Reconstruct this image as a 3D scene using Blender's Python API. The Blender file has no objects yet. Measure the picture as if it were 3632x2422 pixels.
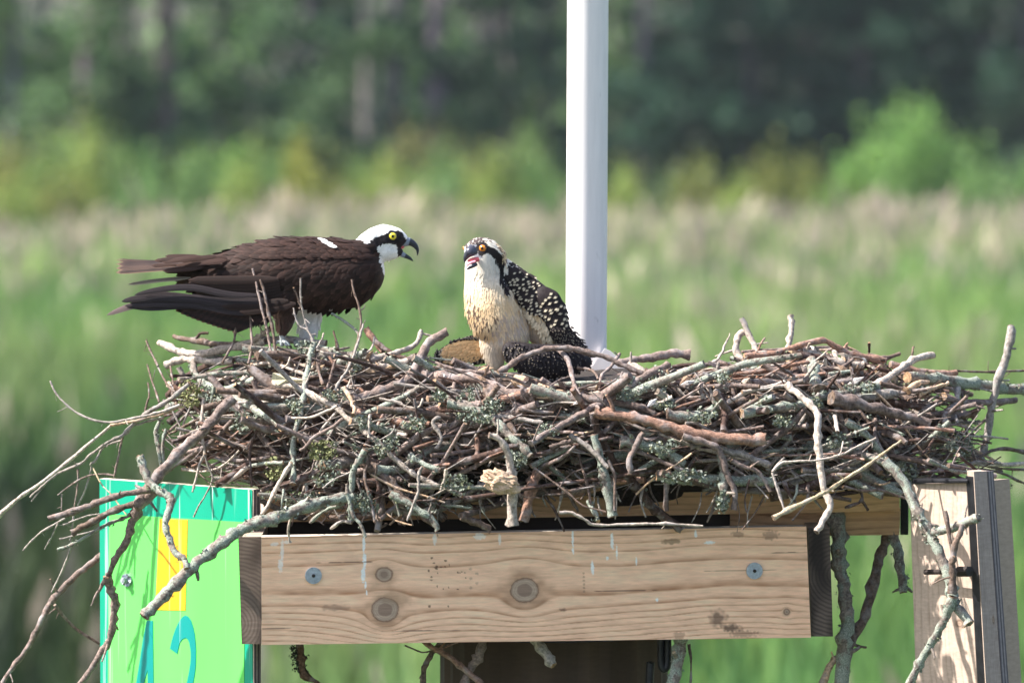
import bpy, bmesh, math, random
import numpy as np
from mathutils import Vector, Matrix, noise
from mathutils.bvhtree import BVHTree
from mathutils.geometry import tessellate_polygon
R = math.radians
random.seed(7); rng = np.random.default_rng(7)
scene = bpy.context.scene
col = scene.collection

# ------------------------------------------------------------------ camera
CZ = 5.2; FPX = 18540.0; DC = 10.0
PITCH = math.atan((1211 - 232) / FPX)
cam_d = bpy.data.cameras.new("camera"); cam = bpy.data.objects.new("camera", cam_d); col.objects.link(cam)
cam.location = (0, -DC, CZ); cam.rotation_euler = (R(90) - PITCH, 0, 0)
cam_d.sensor_width = 36; cam_d.lens = 36 * FPX / 3632
cam_d.clip_start = 0.1; cam_d.clip_end = 2000
cam_d.dof.use_dof = True; cam_d.dof.focus_distance = DC - 0.12; cam_d.dof.aperture_fstop = 3.7
scene.camera = cam
# ------------------------------------------------------------------ light
SUN_EL = R(50); SUN_AZ = R(-9)                # from the left, a little towards the camera
SDIR = Vector((-math.cos(SUN_EL) * math.cos(SUN_AZ), math.cos(SUN_EL) * math.sin(SUN_AZ), math.sin(SUN_EL)))
sl = bpy.data.lights.new("sun", 'SUN'); sl.energy = 5.0; sl.angle = R(0.6); sl.color = (1.0, 0.955, 0.885)
so = bpy.data.objects.new("sun", sl); col.objects.link(so)
so.rotation_euler = SDIR.to_track_quat('Z', 'Y').to_euler(); so.location = (-8, 0, 20)
world = bpy.data.worlds.new("World"); scene.world = world; world.use_nodes = True
wn = world.node_tree; wn.nodes.clear()
wo = wn.nodes.new('ShaderNodeOutputWorld'); wb = wn.nodes.new('ShaderNodeBackground'); sk = wn.nodes.new('ShaderNodeTexSky')
sk.sky_type = 'NISHITA'; sk.sun_disc = False; sk.sun_elevation = SUN_EL
sk.sun_rotation = math.atan2(SDIR.x, SDIR.y); sk.air_density = 1.0; sk.dust_density = 2.5; sk.ozone_density = 1.0
wb.inputs['Strength'].default_value = 0.115
wn.links.new(sk.outputs[0], wb.inputs[0]); wn.links.new(wb.outputs[0], wo.inputs[0])
scene.view_settings.view_transform = 'Standard'; scene.view_settings.look = 'None'
scene.view_settings.exposure = 1.3; scene.view_settings.gamma = 1

# ------------------------------------------------------------------ mapping: photo pixel (3632 wide) + depth -> point
FW = Vector((0, math.cos(PITCH), -math.sin(PITCH))); UP = Vector((0, math.sin(PITCH), math.cos(PITCH))); CP = Vector((0, -DC, CZ))
def ray(sx, sy):
    return Vector((1, 0, 0)) * ((sx - 1816) / FPX) + UP * ((1211 - sy) / FPX) + FW
def at(sx, sy, d=0.0):
    v = ray(sx, sy); return CP + v * ((d + DC) / v.y)
M = 1 / 1854.0                                   # metres per photo pixel at d = 0
PAN = {'A': (0, 1150, 2.24), 'B': (900, 1150, 2.24), 'C': (1800, 1150, 2.24), 'D': (2632, 1100, 2.24), 'E': (0, 1650, 2.031),
       'F': (800, 1750, 2.138), 'G': (1800, 1700, 2.138), 'H': (2732, 1650, 2.031), 'Q': (360, 760, 1.96), 'J': (1500, 780, 2.529),
       'N': (340, 2100, 3.92), 'S': (0, 0, 1.0), 'P': (0, 0, 0.64735)}
def ps(p, x, y):
    a, b, s = PAN[p]; return a + x / s, b + y / s
def pat(p, x, y, d): return at(*ps(p, x, y), d)
def to_src(P):
    """world (n,3) -> photo pixels"""
    Q = np.asarray(P) - np.array(CP); z = Q @ np.array(FW)
    return 1816 + FPX * Q[:, 0] / z, 1211 - FPX * (Q @ np.array(UP)) / z

# ------------------------------------------------------------------ tagging
def tag(o, label=None, cat=None, group=None, kind=None):
    if label: o['label'] = label
    if cat: o['category'] = cat
    if group: o['group'] = group
    if kind: o['kind'] = kind
    return o
def empty(name, loc, label=None, cat=None, group=None):
    o = bpy.data.objects.new(name, None); o.location = loc; o.empty_display_size = .05; col.objects.link(o)
    return tag(o, label, cat, group)
def wloc(o):
    v = Vector((0, 0, 0))
    while o is not None: v = v + Vector(o.location); o = o.parent
    return v
class MB:
    def __init__(s): s.v = []; s.f = []; s.c = []; s.m = []
    def add(s, verts, faces, color=(1, 1, 1, 1), mi=0):
        b = len(s.v); s.v.extend([tuple(p) for p in verts])
        if len(color) and hasattr(color[0], '__len__'): s.c.extend([tuple(c) if len(c) == 4 else (*c, 1) for c in color])
        else:
            c = tuple(color) if len(color) == 4 else (*color, 1); s.c.extend([c] * len(verts))
        s.f.extend([tuple(i + b for i in f) for f in faces]); s.m.extend([mi] * len(faces))
    def box(s, o, a, b, c, color=(1, 1, 1, 1), mi=0):
        o = Vector(o); a = Vector(a); b = Vector(b); c = Vector(c)
        P = [o, o + a, o + a + b, o + b, o + c, o + a + c, o + a + b + c, o + b + c]
        F = [(0, 3, 2, 1), (4, 5, 6, 7), (0, 1, 5, 4), (1, 2, 6, 5), (2, 3, 7, 6), (3, 0, 4, 7)]
        if a.cross(b).dot(c) < 0: F = [f[::-1] for f in F]
        s.add(P, F, color, mi)
    def build(s, name, mats, parent=None, smooth=True, origin=None, bevel=0):
        if not isinstance(mats, (list, tuple)): mats = [mats]
        if origin is None: origin = wloc(parent) if parent is not None else Vector((0, 0, 0))
        origin = Vector(origin)
        me = bpy.data.meshes.new(name)
        V = np.array(s.v, dtype=float) - np.array(origin)
        me.from_pydata(V.tolist(), [], s.f)
        for m in mats: me.materials.append(m)
        if len(mats) > 1: me.polygons.foreach_set('material_index', s.m)
        ca = me.color_attributes.new('Col', 'FLOAT_COLOR', 'POINT'); ca.data.foreach_set('color', np.array(s.c, dtype=np.float32).ravel())
        if smooth: me.polygons.foreach_set('use_smooth', [True] * len(me.polygons))
        me.update()
        o = bpy.data.objects.new(name, me); col.objects.link(o)
        if parent is not None:
            o.parent = parent; o.location = origin - wloc(parent)
        else: o.location = origin
        if bevel:
            b = o.modifiers.new('bevel', 'BEVEL'); b.width = bevel; b.segments = 2; b.limit_method = 'ANGLE'
        return o

# ------------------------------------------------------------------ materials
def newmat(name):
    m = bpy.data.materials.new(name); m.use_nodes = True; nt = m.node_tree; nt.nodes.clear()
    o = nt.nodes.new('ShaderNodeOutputMaterial'); b = nt.nodes.new('ShaderNodeBsdfPrincipled'); nt.links.new(b.outputs[0], o.inputs[0])
    return m, nt, b
def N(nt, t, **k):
    n = nt.nodes.new(t)
    for a, v in k.items():
        if a.startswith('i_'):
            key = a[2:].replace('_', ' ')
            n.inputs[key].default_value = v
        else: setattr(n, a, v)
    return n
def ramp(nt, fac, stops):
    r = nt.nodes.new('ShaderNodeValToRGB'); e = r.color_ramp.elements
    while len(e) < len(stops): e.new(0.5)
    for i, (p, c) in enumerate(stops): e[i].position = p; e[i].color = (*c, 1) if len(c) == 3 else c
    nt.links.new(fac, r.inputs[0]); return r
def coords(nt, scale=(1, 1, 1), rot=(0, 0, 0)):
    tc = nt.nodes.new('ShaderNodeTexCoord'); mp = nt.nodes.new('ShaderNodeMapping'); mp.inputs['Scale'].default_value = scale; mp.inputs['Rotation'].default_value = rot
    nt.links.new(tc.outputs['Object'], mp.inputs[0]); return mp
def noisen(nt, vec, scale, detail=4, rough=.6):
    n = nt.nodes.new('ShaderNodeTexNoise'); n.inputs['Scale'].default_value = scale; n.inputs['Detail'].default_value = detail; n.inputs['Roughness'].default_value = rough
    nt.links.new(vec.outputs[0], n.inputs['Vector']); return n
def bump(nt, bsdf, h, strength, dist):
    b = nt.nodes.new('ShaderNodeBump'); b.inputs['Strength'].default_value = strength; b.inputs['Distance'].default_value = dist
    nt.links.new(h, b.inputs['Height']); nt.links.new(b.outputs[0], bsdf.inputs['Normal']); return b
def mix(nt, a, b, fac, mode='MIX'):
    n = nt.nodes.new('ShaderNodeMix'); n.data_type = 'RGBA'; n.blend_type = mode
    for s, v in ((n.inputs[0], fac), (n.inputs[6], a), (n.inputs[7], b)):
        if hasattr(v, 'is_linked') or hasattr(v, 'links'): nt.links.new(v, s)
        elif isinstance(v, (int, float)): s.default_value = v
        else: s.default_value = (*v, 1)
    return n.outputs[2]
def vcol(nt):
    a = nt.nodes.new('ShaderNodeVertexColor'); a.layer_name = 'Col'; return a
def mat_simple(name, c, rough=.6, metal=0, nscale=0, namp=.25, bumpd=0, stretch=(1, 1, 1), usev=False, spec=.5):
    m, nt, b = newmat(name); b.inputs['Roughness'].default_value = rough; b.inputs['Metallic'].default_value = metal; b.inputs['Specular IOR Level'].default_value = spec
    src = vcol(nt).outputs[0] if usev else None
    if nscale:
        n = noisen(nt, coords(nt, stretch), nscale)
        r = ramp(nt, n.outputs[0], [(.3, (1 - namp,) * 3), (.7, (1 + namp * .5,) * 3)])
        cc = mix(nt, src if src is not None else c, r.outputs[0], 1.0, 'MULTIPLY'); nt.links.new(cc, b.inputs['Base Color'])
        if bumpd: bump(nt, b, n.outputs[0], .6, bumpd)
    elif usev: nt.links.new(src, b.inputs['Base Color'])
    else: b.inputs['Base Color'].default_value = (*c, 1)
    return m
def mat_bark():
    m, nt, b = newmat('bark'); b.inputs['Roughness'].default_value = .82; b.inputs['Specular IOR Level'].default_value = .3
    vc = vcol(nt); co = coords(nt)
    n1 = noisen(nt, co, 160, 5, .7); n2 = noisen(nt, co, 38, 4, .6); n3 = noisen(nt, co, 480, 3, .7)
    r1 = ramp(nt, n1.outputs[0], [(.30, (.30, .28, .27)), (.48, (.85, .84, .83)), (.70, (1.75, 1.68, 1.6))])
    c1 = mix(nt, vc.outputs[0], r1.outputs[0], 1.0, 'MULTIPLY')
    # grey bloom where bark has weathered
    r2 = ramp(nt, n2.outputs[0], [(.5, (0, 0, 0)), (.68, (.6, .6, .6))])
    c2 = mix(nt, c1, (.36, .33, .33), r2.outputs[0])
    # crusty lichen, amount from vertex alpha
    mth = N(nt, 'ShaderNodeMath', operation='ADD'); nt.links.new(vc.outputs['Alpha'], mth.inputs[0]); nt.links.new(n2.outputs[0], mth.inputs[1])
    mt2 = N(nt, 'ShaderNodeMath', operation='ADD'); nt.links.new(mth.outputs[0], mt2.inputs[0])
    sc = N(nt, 'ShaderNodeMath', operation='MULTIPLY'); nt.links.new(n1.outputs[0], sc.inputs[0]); sc.inputs[1].default_value = .6
    nt.links.new(sc.outputs[0], mt2.inputs[1])
    r3 = ramp(nt, mt2.outputs[0], [(.0, (0, 0, 0)), (1, (1, 1, 1))]); r3.color_ramp.elements[0].position = .99; r3.color_ramp.elements[1].position = 1.0
    mr = N(nt, 'ShaderNodeMapRange'); nt.links.new(mt2.outputs[0], mr.inputs[0]); mr.inputs[1].default_value = 1.36; mr.inputs[2].default_value = 1.50
    r4 = ramp(nt, n3.outputs[0], [(.3, (.10, .12, .095)), (.5, (.26, .29, .24)), (.72, (.55, .57, .49))])
    c3 = mix(nt, c2, r4.outputs[0], mr.outputs[0]); nt.links.new(c3, b.inputs['Base Color'])
    bump(nt, b, n1.outputs[0], .8, .0035)
    return m
BARK = mat_bark()
LICHEN = mat_simple('lichen', (1, 1, 1), .95, nscale=300, namp=.35, usev=True, spec=.1)
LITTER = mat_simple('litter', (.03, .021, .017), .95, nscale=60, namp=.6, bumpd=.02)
WOODV = mat_simple('sawn_wood', (1, 1, 1), .75, nscale=90, namp=.16, bumpd=.0006, stretch=(.25, 1, 2.2), usev=True, spec=.25)
METAL = mat_simple('dark_metal', (.03, .03, .035), .45, .6, nscale=40, namp=.5)
RUST = mat_simple('rusty_metal', (.035, .025, .022), .7, .3, nscale=60, namp=.6)
GALV = mat_simple('galvanised', (.42, .46, .52), .5, .55, nscale=160, namp=.3)
WHITE = mat_simple('white_paint', (.80, .755, .755), .42, nscale=30, namp=.06, stretch=(3, 3, .3), usev=False)
_m = WHITE; _nt = _m.node_tree; _b = [n for n in _nt.nodes if n.type == 'BSDF_PRINCIPLED'][0]; _src = _b.inputs['Base Color'].links[0].from_socket
_n = noisen(_nt, coords(_nt, (40, 40, 14)), 1.0, 4, .7); _r = ramp(_nt, _n.outputs[0], [(.66, (0, 0, 0)), (.74, (.55, .55, .55))]); _nt.links.new(mix(_nt, _src, (.42, .38, .36), _r.outputs[0]), _b.inputs['Base Color'])
FEATH = mat_simple('feather', (1, 1, 1), .72, nscale=350, namp=.14, usev=True, spec=.22)
FLESH = mat_simple('horn', (1, 1, 1), .32, usev=True)
EYEM = mat_simple('eye', (1, 1, 1), .08, usev=True)

# ------------------------------------------------------------------ tubes
def resample(pts, rad, k=4):
    pts = [Vector(p) for p in pts]; n = len(pts)
    if n == 2:
        P = [pts[0].lerp(pts[1], i / (k + 1)) for i in range(k + 2)]; Q = [rad[0] + (rad[1] - rad[0]) * i / (k + 1) for i in range(k + 2)]
        return P, Q
    P, Q = [], []
    for i in range(n - 1):
        p0 = pts[max(i - 1, 0)]; p1 = pts[i]; p2 = pts[i + 1]; p3 = pts[min(i + 2, n - 1)]
        for j in range(k):
            t = j / k
            P.append(.5 * ((2 * p1) + (p2 - p0) * t + (2 * p0 - 5 * p1 + 4 * p2 - p3) * t * t + (3 * p1 - p0 - 3 * p2 + p3) * t ** 3))
            Q.append(rad[i] * (1 - t) + rad[i + 1] * t)
    P.append(pts[-1]); Q.append(rad[-1]); return P, Q
def tube(mb, pts, rad, color, sides=7, k=3, rough=.12, lich=0, end=None, mi=0, flat=1.0, wob=0.0):
    P, Q = resample(pts, rad, k)
    n = len(P); V = []; C = []; F = []
    T = (P[1] - P[0]).normalized(); ref = Vector((0, 0, 1)) if abs(T.z) < .9 else Vector((1, 0, 0))
    U = T.cross(ref).normalized()
    ph = random.random() * 50
    for i in range(n):
        if i < n - 1: T = (P[i + 1] - P[max(i - 1, 0)]).normalized()
        U = (U - T * U.dot(T)).normalized(); W = T.cross(U)
        knot = 1 + rough * (noise.noise(Vector((ph, i * .9, 0))) * 1.6) + (rough * 1.2 if random.random() < .12 else 0)
        off = Vector((0, 0, 0))
        if wob: off = (U * noise.noise(Vector((ph + 9, i * .7, 1))) + W * noise.noise(Vector((ph + 19, i * .7, 1)))) * wob
        br = 1 + .3 * noise.noise(Vector((ph + 4, i * .5, 3)))
        for s in range(sides):
            a = 2 * math.pi * s / sides
            rr = Q[i] * knot * (1 + rough * .9 * noise.noise(Vector((ph + 30, i * .8, s * 1.7))))
            V.append(P[i] + off + U * math.cos(a) * rr + W * math.sin(a) * rr * flat)
            l = lich if lich <= 0 else max(0, lich + .35 * noise.noise(Vector((ph + 77, i * .45, s * .5))))
            C.append((color[0] * br, color[1] * br, color[2] * br, l))
    for i in range(n - 1):
        for s in range(sides):
            a = i * sides + s; b = i * sides + (s + 1) % sides
            F.append((a, b, b + sides, a + sides))
    mb.add(V, F, C, mi)
    ec = end if end else (color[0] * 1.3, color[1] * 1.15, color[2] * .9)
    for i, sgn in ((0, -1), (n - 1, 1)):
        ring = V[i * sides:(i + 1) * sides]
        c = sum(ring, Vector()) / sides
        T = (P[1] - P[0]).normalized() if i == 0 else (P[-1] - P[-2]).normalized()
        c = c + T * sgn * Q[i] * .35 * random.random()
        R2 = [c] + [r + T * sgn * Q[i] * random.uniform(-.1, .4) for r in ring]
        ff = [(0, 1 + s, 1 + (s + 1) % sides) if sgn > 0 else (0, 1 + (s + 1) % sides, 1 + s) for s in range(sides)]
        mb.add(R2, ff, (*ec, 0), mi)
        # short collar to close the step
        b0 = len(mb.v); mb.v.extend([tuple(r) for r in ring] + [tuple(r) for r in R2[1:]]); mb.c.extend([(*color, 0)] * sides + [(*ec, 0)] * sides)
        for s in range(sides):
            q = (b0 + s, b0 + (s + 1) % sides, b0 + sides + (s + 1) % sides, b0 + sides + s)
            mb.f.append(q if sgn > 0 else q[::-1]); mb.m.append(mi)
    return P, Q
def lichen_tuft(mb, c, size, n=10, hue=None):
    for i in range(n):
        d = Vector((random.gauss(0, 1), random.gauss(0, 1), random.gauss(0, 1))).normalized()
        p = Vector(c) + d * size * random.uniform(.2, 1.0)
        t1 = d.orthogonal().normalized(); t1 = Matrix.Rotation(random.random() * 6.28, 3, d) @ t1; t2 = d.cross(t1)
        s = size * random.uniform(.25, .6)
        h = hue or random.choice([(.17, .20, .165), (.25, .28, .23), (.36, .38, .32), (.15, .18, .13), (.22, .23, .14)])
        k = random.uniform(.7, 1.25); cc = (h[0] * k, h[1] * k, h[2] * k)
        V = [p - t1 * s, p + t2 * s * .6 + d * s * .3, p + t1 * s, p - t2 * s * .7 + d * s * .3, p + d * s * .1]
        mb.add(V, [(0, 1, 4), (1, 2, 4), (2, 3, 4), (3, 0, 4)], cc)
KIND = {'p': ((.46, .39, .335), .12), 'b': ((.140, .098, .078), .18), 'u': ((.195, .145, .128), .16), 'd': ((.075, .044, .035), .08), 'l': ((.22, .185, .16), .66),
        'y': ((.52, .41, .26), .0), 'g': ((.30, .265, .24), .3), 'o': ((.52, .36, .24), 0), 'r': ((.26, .15, .11), .12), 'k': ((.02, .017, .016), 0)}

# ================================================================== SETTING
def fast_mesh(name, V, F, C, mats, parent=None, smooth=False, midx=None, origin=(0, 0, 0)):
    V = np.asarray(V, dtype=np.float32) - np.array(origin, dtype=np.float32); F = np.asarray(F, dtype=np.int32); k = F.shape[1]
    me = bpy.data.meshes.new(name); me.vertices.add(len(V)); me.vertices.foreach_set('co', V.ravel())
    me.loops.add(F.size); me.loops.foreach_set('vertex_index', F.ravel())
    me.polygons.add(len(F)); me.polygons.foreach_set('loop_start', np.arange(len(F), dtype=np.int32) * k)
    if smooth: me.polygons.foreach_set('use_smooth', np.ones(len(F), dtype=bool))
    if not isinstance(mats, (list, tuple)): mats = [mats]
    for m in mats: me.materials.append(m)
    if midx is not None: me.polygons.foreach_set('material_index', midx)
    C = np.asarray(C, dtype=np.float32)
    if C.shape[1] == 3: C = np.hstack([C, np.ones((len(C), 1), dtype=np.float32)])
    me.update(calc_edges=True); me.validate()
    ca = me.color_attributes.new('Col', 'FLOAT_COLOR', 'POINT'); ca.data.foreach_set('color', C.ravel())
    o = bpy.data.objects.new(name, me); col.objects.link(o)
    if parent is not None: o.parent = parent; o.location = Vector(origin) - wloc(parent)
    else: o.location = origin
    return o
def mat_leaf(name, tr=.3):
    m, nt, b = newmat(name); b.inputs['Roughness'].default_value = .6; b.inputs['Specular IOR Level'].default_value = .25
    vc = vcol(nt); nt.links.new(vc.outputs[0], b.inputs['Base Color'])
    t = nt.nodes.new('ShaderNodeBsdfTranslucent'); nt.links.new(vc.outputs[0], t.inputs[0])
    ms = nt.nodes.new('ShaderNodeMixShader'); ms.inputs[0].default_value = tr
    out = [n for n in nt.nodes if n.type == 'OUTPUT_MATERIAL'][0]
    nt.links.new(b.outputs[0], ms.inputs[1]); nt.links.new(t.outputs[0], ms.inputs[2]); nt.links.new(ms.outputs[0], out.inputs[0]); return m
LEAF = mat_leaf('leaf'); REED = mat_leaf('reed_leaf', .35)
TRUNK = mat_simple('trunk_bark', (1, 1, 1), .9, nscale=4, namp=.5, stretch=(1, 1, .3), usev=True)
GROUND = mat_simple('marsh_ground', (.06, .085, .035), .95, nscale=.35, namp=.6)

gm = MB(); G0 = 900
gm.add([(-G0, -60, 0), (G0, -60, 0), (G0, 1500, 0), (-G0, 1500, 0)], [(0, 1, 2, 3)])
tag(gm.build('ground', GROUND, smooth=False), kind='structure')

def blades():
    n = 116000; core = 64000
    D = np.sqrt(rng.uniform(23 ** 2, 121 ** 2, n)); hw = D * .098 + 1.6
    x = rng.uniform(-1, 1, n) * hw; y = D - DC
    xm = rng.choice([-1., 1.], n) * (hw + rng.uniform(0, 1, n) * .17 * (D - 8)); x = np.where(np.arange(n) < core, x, xm)
    def fld(a, b, s): return np.array([noise.noise(Vector((p * a, q * b, s))) for p, q in zip(x, y)])
    nz = fld(.55, .16, 3.0); nz2 = fld(.16, .05, 9.0); nz3 = fld(1.6, .3, 21.0)
    far = np.clip((D - 40) / 70, 0, 1)
    u = np.clip(x / hw, -1.3, 1.3)
    h = 1.75 + .35 * nz + (.2 + .15 * far) * nz2 + rng.normal(0, 1, n) * (.14 + .12 * far) - .12 * far + .18 * far
    base = np.array([.22, .325, .09])[None] * (1 + .5 * nz3 + .25 * nz)[:, None]
    green2 = np.array([.095, .21, .06]); yel = np.array([.27, .34, .13]); tan = np.array([.42, .365, .29])
    w = np.clip(.35 + nz * 1.1, 0, 1)[:, None]; c = base * w + (green2[None] * (1 - w)) 
    w = np.clip(nz2 * 1.4, 0, .6)[:, None]; c = c * (1 - w) + yel * w
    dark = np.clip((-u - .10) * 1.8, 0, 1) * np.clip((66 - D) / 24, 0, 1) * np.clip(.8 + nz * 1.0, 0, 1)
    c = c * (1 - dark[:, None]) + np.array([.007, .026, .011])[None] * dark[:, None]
    tf = np.clip(-.03 + .62 * far ** 3.6 + .12 * nz3 + .10 * nz2 - .15 * dark, .015, .8); ist = rng.random(n) < tf
    c[ist] = tan * rng.uniform(.7, 1.15, (ist.sum(), 1)) * np.array([1, .97, .95]); c = np.clip(c * rng.uniform(.75, 1.25, (n, 1)), .01, .8)
    a = rng.uniform(0, np.pi, n); ww = rng.uniform(.010, .024, n) * (1 + far * .9); ww[ist] *= 1.5
    lean = rng.normal(0, .16, (n, 2)); ca, sa = np.cos(a) * ww, np.sin(a) * ww
    P = np.stack([x, y, np.zeros(n)], 1)
    def lvl(t, wf):
        off = np.stack([lean[:, 0] * h * t * t, lean[:, 1] * h * t * t, h * t], 1); s = np.stack([ca * wf, sa * wf, np.zeros(n)], 1)
        return P + off - s, P + off + s
    l0 = lvl(0, 1); l1 = lvl(.55, 1.2); pl = np.where(ist, 2.6, .8)[:, None]
    off = lvl(.86, 1.0); mid = (off[0] + off[1]) / 2; sx = (off[1] - off[0]) / 2 * pl
    tip = lvl(1.0, .15)
    V = np.stack([l0[0], l0[1], l1[0], l1[1], mid - sx, mid + sx, tip[0], tip[1]], 1).reshape(-1, 3)
    b = (np.arange(n) * 8)[:, None]
    F = np.concatenate([b + np.array([[0, 1, 3, 2]]), b + np.array([[2, 3, 5, 4]]), b + np.array([[4, 5, 7, 6]])])
    stem = np.array([.13, .19, .07])
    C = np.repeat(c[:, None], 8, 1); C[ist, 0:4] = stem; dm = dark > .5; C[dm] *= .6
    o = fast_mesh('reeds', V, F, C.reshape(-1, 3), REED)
    tag(o, 'soft green and tan marsh reeds filling the ground behind the nest platform', 'reeds', kind='stuff')
blades()

def cloud(cen, rad, n, size, colr, var=.35):
    """leaf quads in a lumpy ellipsoid; returns V (n*4,3), C"""
    d = rng.normal(0, 1, (n, 3)); d /= np.linalg.norm(d, axis=1)[:, None]
    r = rng.uniform(.25, 1, n) ** .45
    P = np.array(cen) + d * np.array(rad) * r[:, None] * (1 + .25 * np.sin(d[:, :1] * 7 + d[:, 2:] * 5))
    a = rng.normal(0, 1, (n, 3)); a /= np.linalg.norm(a, axis=1)[:, None]; b = np.cross(a, rng.normal(0, 1, (n, 3))); b /= np.linalg.norm(b, axis=1)[:, None]
    s = size * rng.uniform(.6, 1.4, (n, 1)); a = a * s; b = b * s * .55
    V = np.stack([P - a, P + b, P + a, P - b], 1).reshape(-1, 3)
    c = np.array(colr)[None] * rng.uniform(1 - var, 1 + var, (n, 1)) * (1 + rng.normal(0, .06, (n, 3)))
    return V, np.repeat(np.clip(c, .005, .9), 4, 0)
def foliage(name, clouds, parent=None, origin=(0, 0, 0)):
    V = np.concatenate([c[0] for c in clouds]); C = np.concatenate([c[1] for c in clouds])
    F = np.arange(len(V)).reshape(-1, 4); return fast_mesh(name, V, F, C, LEAF, parent, origin=origin)
def bgx(px, D): return (px * 1.5448 - 1816) / FPX * D            # display pixel column -> x at distance D
def bgz(py, D): return CZ - (py * 1.5448 - 232) / FPX * D
def shrub(px, py_top, D, width_px, colr, label, name='shrub', tall=None, n=1500):
    x = bgx(px, D); zt = bgz(py_top, D); w = width_px * 1.5448 / FPX * D / 2
    root = empty(name, (x, D - DC, 0), label, 'shrub', 'shrubs along the far edge of the marsh')
    cl = []; k = 7
    for i in range(k):
        f = i / (k - 1); cx = x + (f - .5) * 1.5 * w + rng.normal(0, .1 * w); top = zt - abs(f - .5) ** 1.5 * zt * .75 * rng.uniform(.5, 1.3)
        rz = top * .40; cl.append(cloud((cx, D - DC + rng.normal(0, .5), top - rz), (w * .38, .7, rz), n // k, .085, colr))
        cl.append(cloud((cx, D - DC + rng.normal(0, .4), top * .4), (w * .42, .8, top * .42), n // k, .09, np.array(colr) * rng.uniform(.85, 1.1)))
    foliage('foliage', cl, root)
    s = MB()
    for i in range(4): tube(s, [(x + rng.normal(0, .1), D - DC, -.02), (x + rng.normal(0, w * .3), D - DC + rng.normal(0, .2), zt * .4), (x + rng.normal(0, w * .45), D - DC, zt * .75)], [.03, .02, .008], (.13, .1, .08), 5, 2)
    s.build('stem', TRUNK, root); return root
YG = (.22, .29, .065); MG = (.13, .235, .07); OL = (.16, .185, .04); DG = (.032, .078, .045); BG = (.20, .36, .09)
shr = [(30, 395, 112, 190, YG, 'yellow green shrub at the far left edge of the marsh'), (205, 255, 116, 90, YG, 'tall narrow light green shrub left of the lavender trunk'),
       (150, 385, 113, 160, OL, 'olive shrub below the tall narrow light green shrub'), (330, 370, 114, 170, MG, 'mid green rounded shrub behind the tail of the adult bird'),
       (450, 330, 118, 150, MG, 'darker green shrub behind the back of the adult bird'), (560, 350, 113, 130, YG, 'yellow green shrub above the back of the adult bird'),
       (690, 290, 115, 80, (.22, .24, .04), 'yellowish upright shrub above the white shoulder mark of the adult'), (745, 390, 112, 150, OL, 'olive shrub above the shoulder of the adult bird'),
       (890, 345, 114, 170, YG, 'light green shrub above the white head of the adult bird'), (1010, 320, 117, 150, MG, 'mid green shrub above the gap between the two birds'),
       (1130, 335, 113, 140, YG, 'light green shrub above the head of the young bird'), (1240, 355, 113, 130, MG, 'green shrub just left of the white pole'),
       (1430, 360, 113, 120, YG, 'light green shrub just right of the white pole'), (1600, 345, 114, 130, OL, 'dark olive shrub midway between pole and bright bush'),
       (1760, 320, 113, 160, OL, 'olive shrub left of the bright green bush'), (1690, 395, 111, 120, YG, 'low yellow green shrub in front of the olive shrubs'),
       (2085, 215, 113, 370, BG, 'bright green tall bush in front of the dark trees on the right'), (1860, 345, 116, 110, OL, 'small olive shrub touching the bright green bush'),
       (2250, 355, 112, 160, MG, 'mid green shrub to the right of the bright green bush'), (2350, 350, 115, 120, MG, 'green shrub at the far right edge of the marsh'),
       (1960, 390, 112, 150, (.12, .2, .04), 'low green shrub at the foot of the bright green bush')]
shr += [(95, 375, 118, 150, (.12, .2, .045), 'green shrub between the left edge and the tall narrow shrub'), (270, 330, 119, 130, (.10, .18, .045), 'leafy shrub just right of the tall narrow light green shrub'), (620, 335, 118, 130, (.11, .20, .05), 'leafy shrub below the gap between two lavender trunks'),
        (820, 360, 116, 120, (.12, .19, .05), 'leafy shrub at the foot of the pale short trunk'), (1520, 380, 117, 120, (.09, .15, .045), 'dark green shrub a little right of the white pole')]
_q = random.Random(3)
_nm = ['far left edge', 'tail of the adult bird', 'rump of the adult bird', 'back of the adult bird', 'middle of the adult bird', 'shoulder of the adult bird', 'neck of the adult bird', 'head of the adult bird', 'open beak of the adult bird', 'gap between the birds', 'head of the young bird', 'back of the young bird', 'left edge of the white pole']
for _i, _n in enumerate(_nm):
    shr.append((40 + _i * 98 + _q.uniform(-20, 20), _q.uniform(250, 330), 120 + _q.uniform(0, 1.5), _q.uniform(150, 190), (_q.uniform(.14, .24), _q.uniform(.21, .30), _q.uniform(.055, .075)), 'taller leafy shrub of the back row, straight above the ' + _n))
for s in shr: shrub(s[0], s[1], s[2], s[3], s[4], s[5], n=3600 if s[3] > 250 else 1500)

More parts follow.
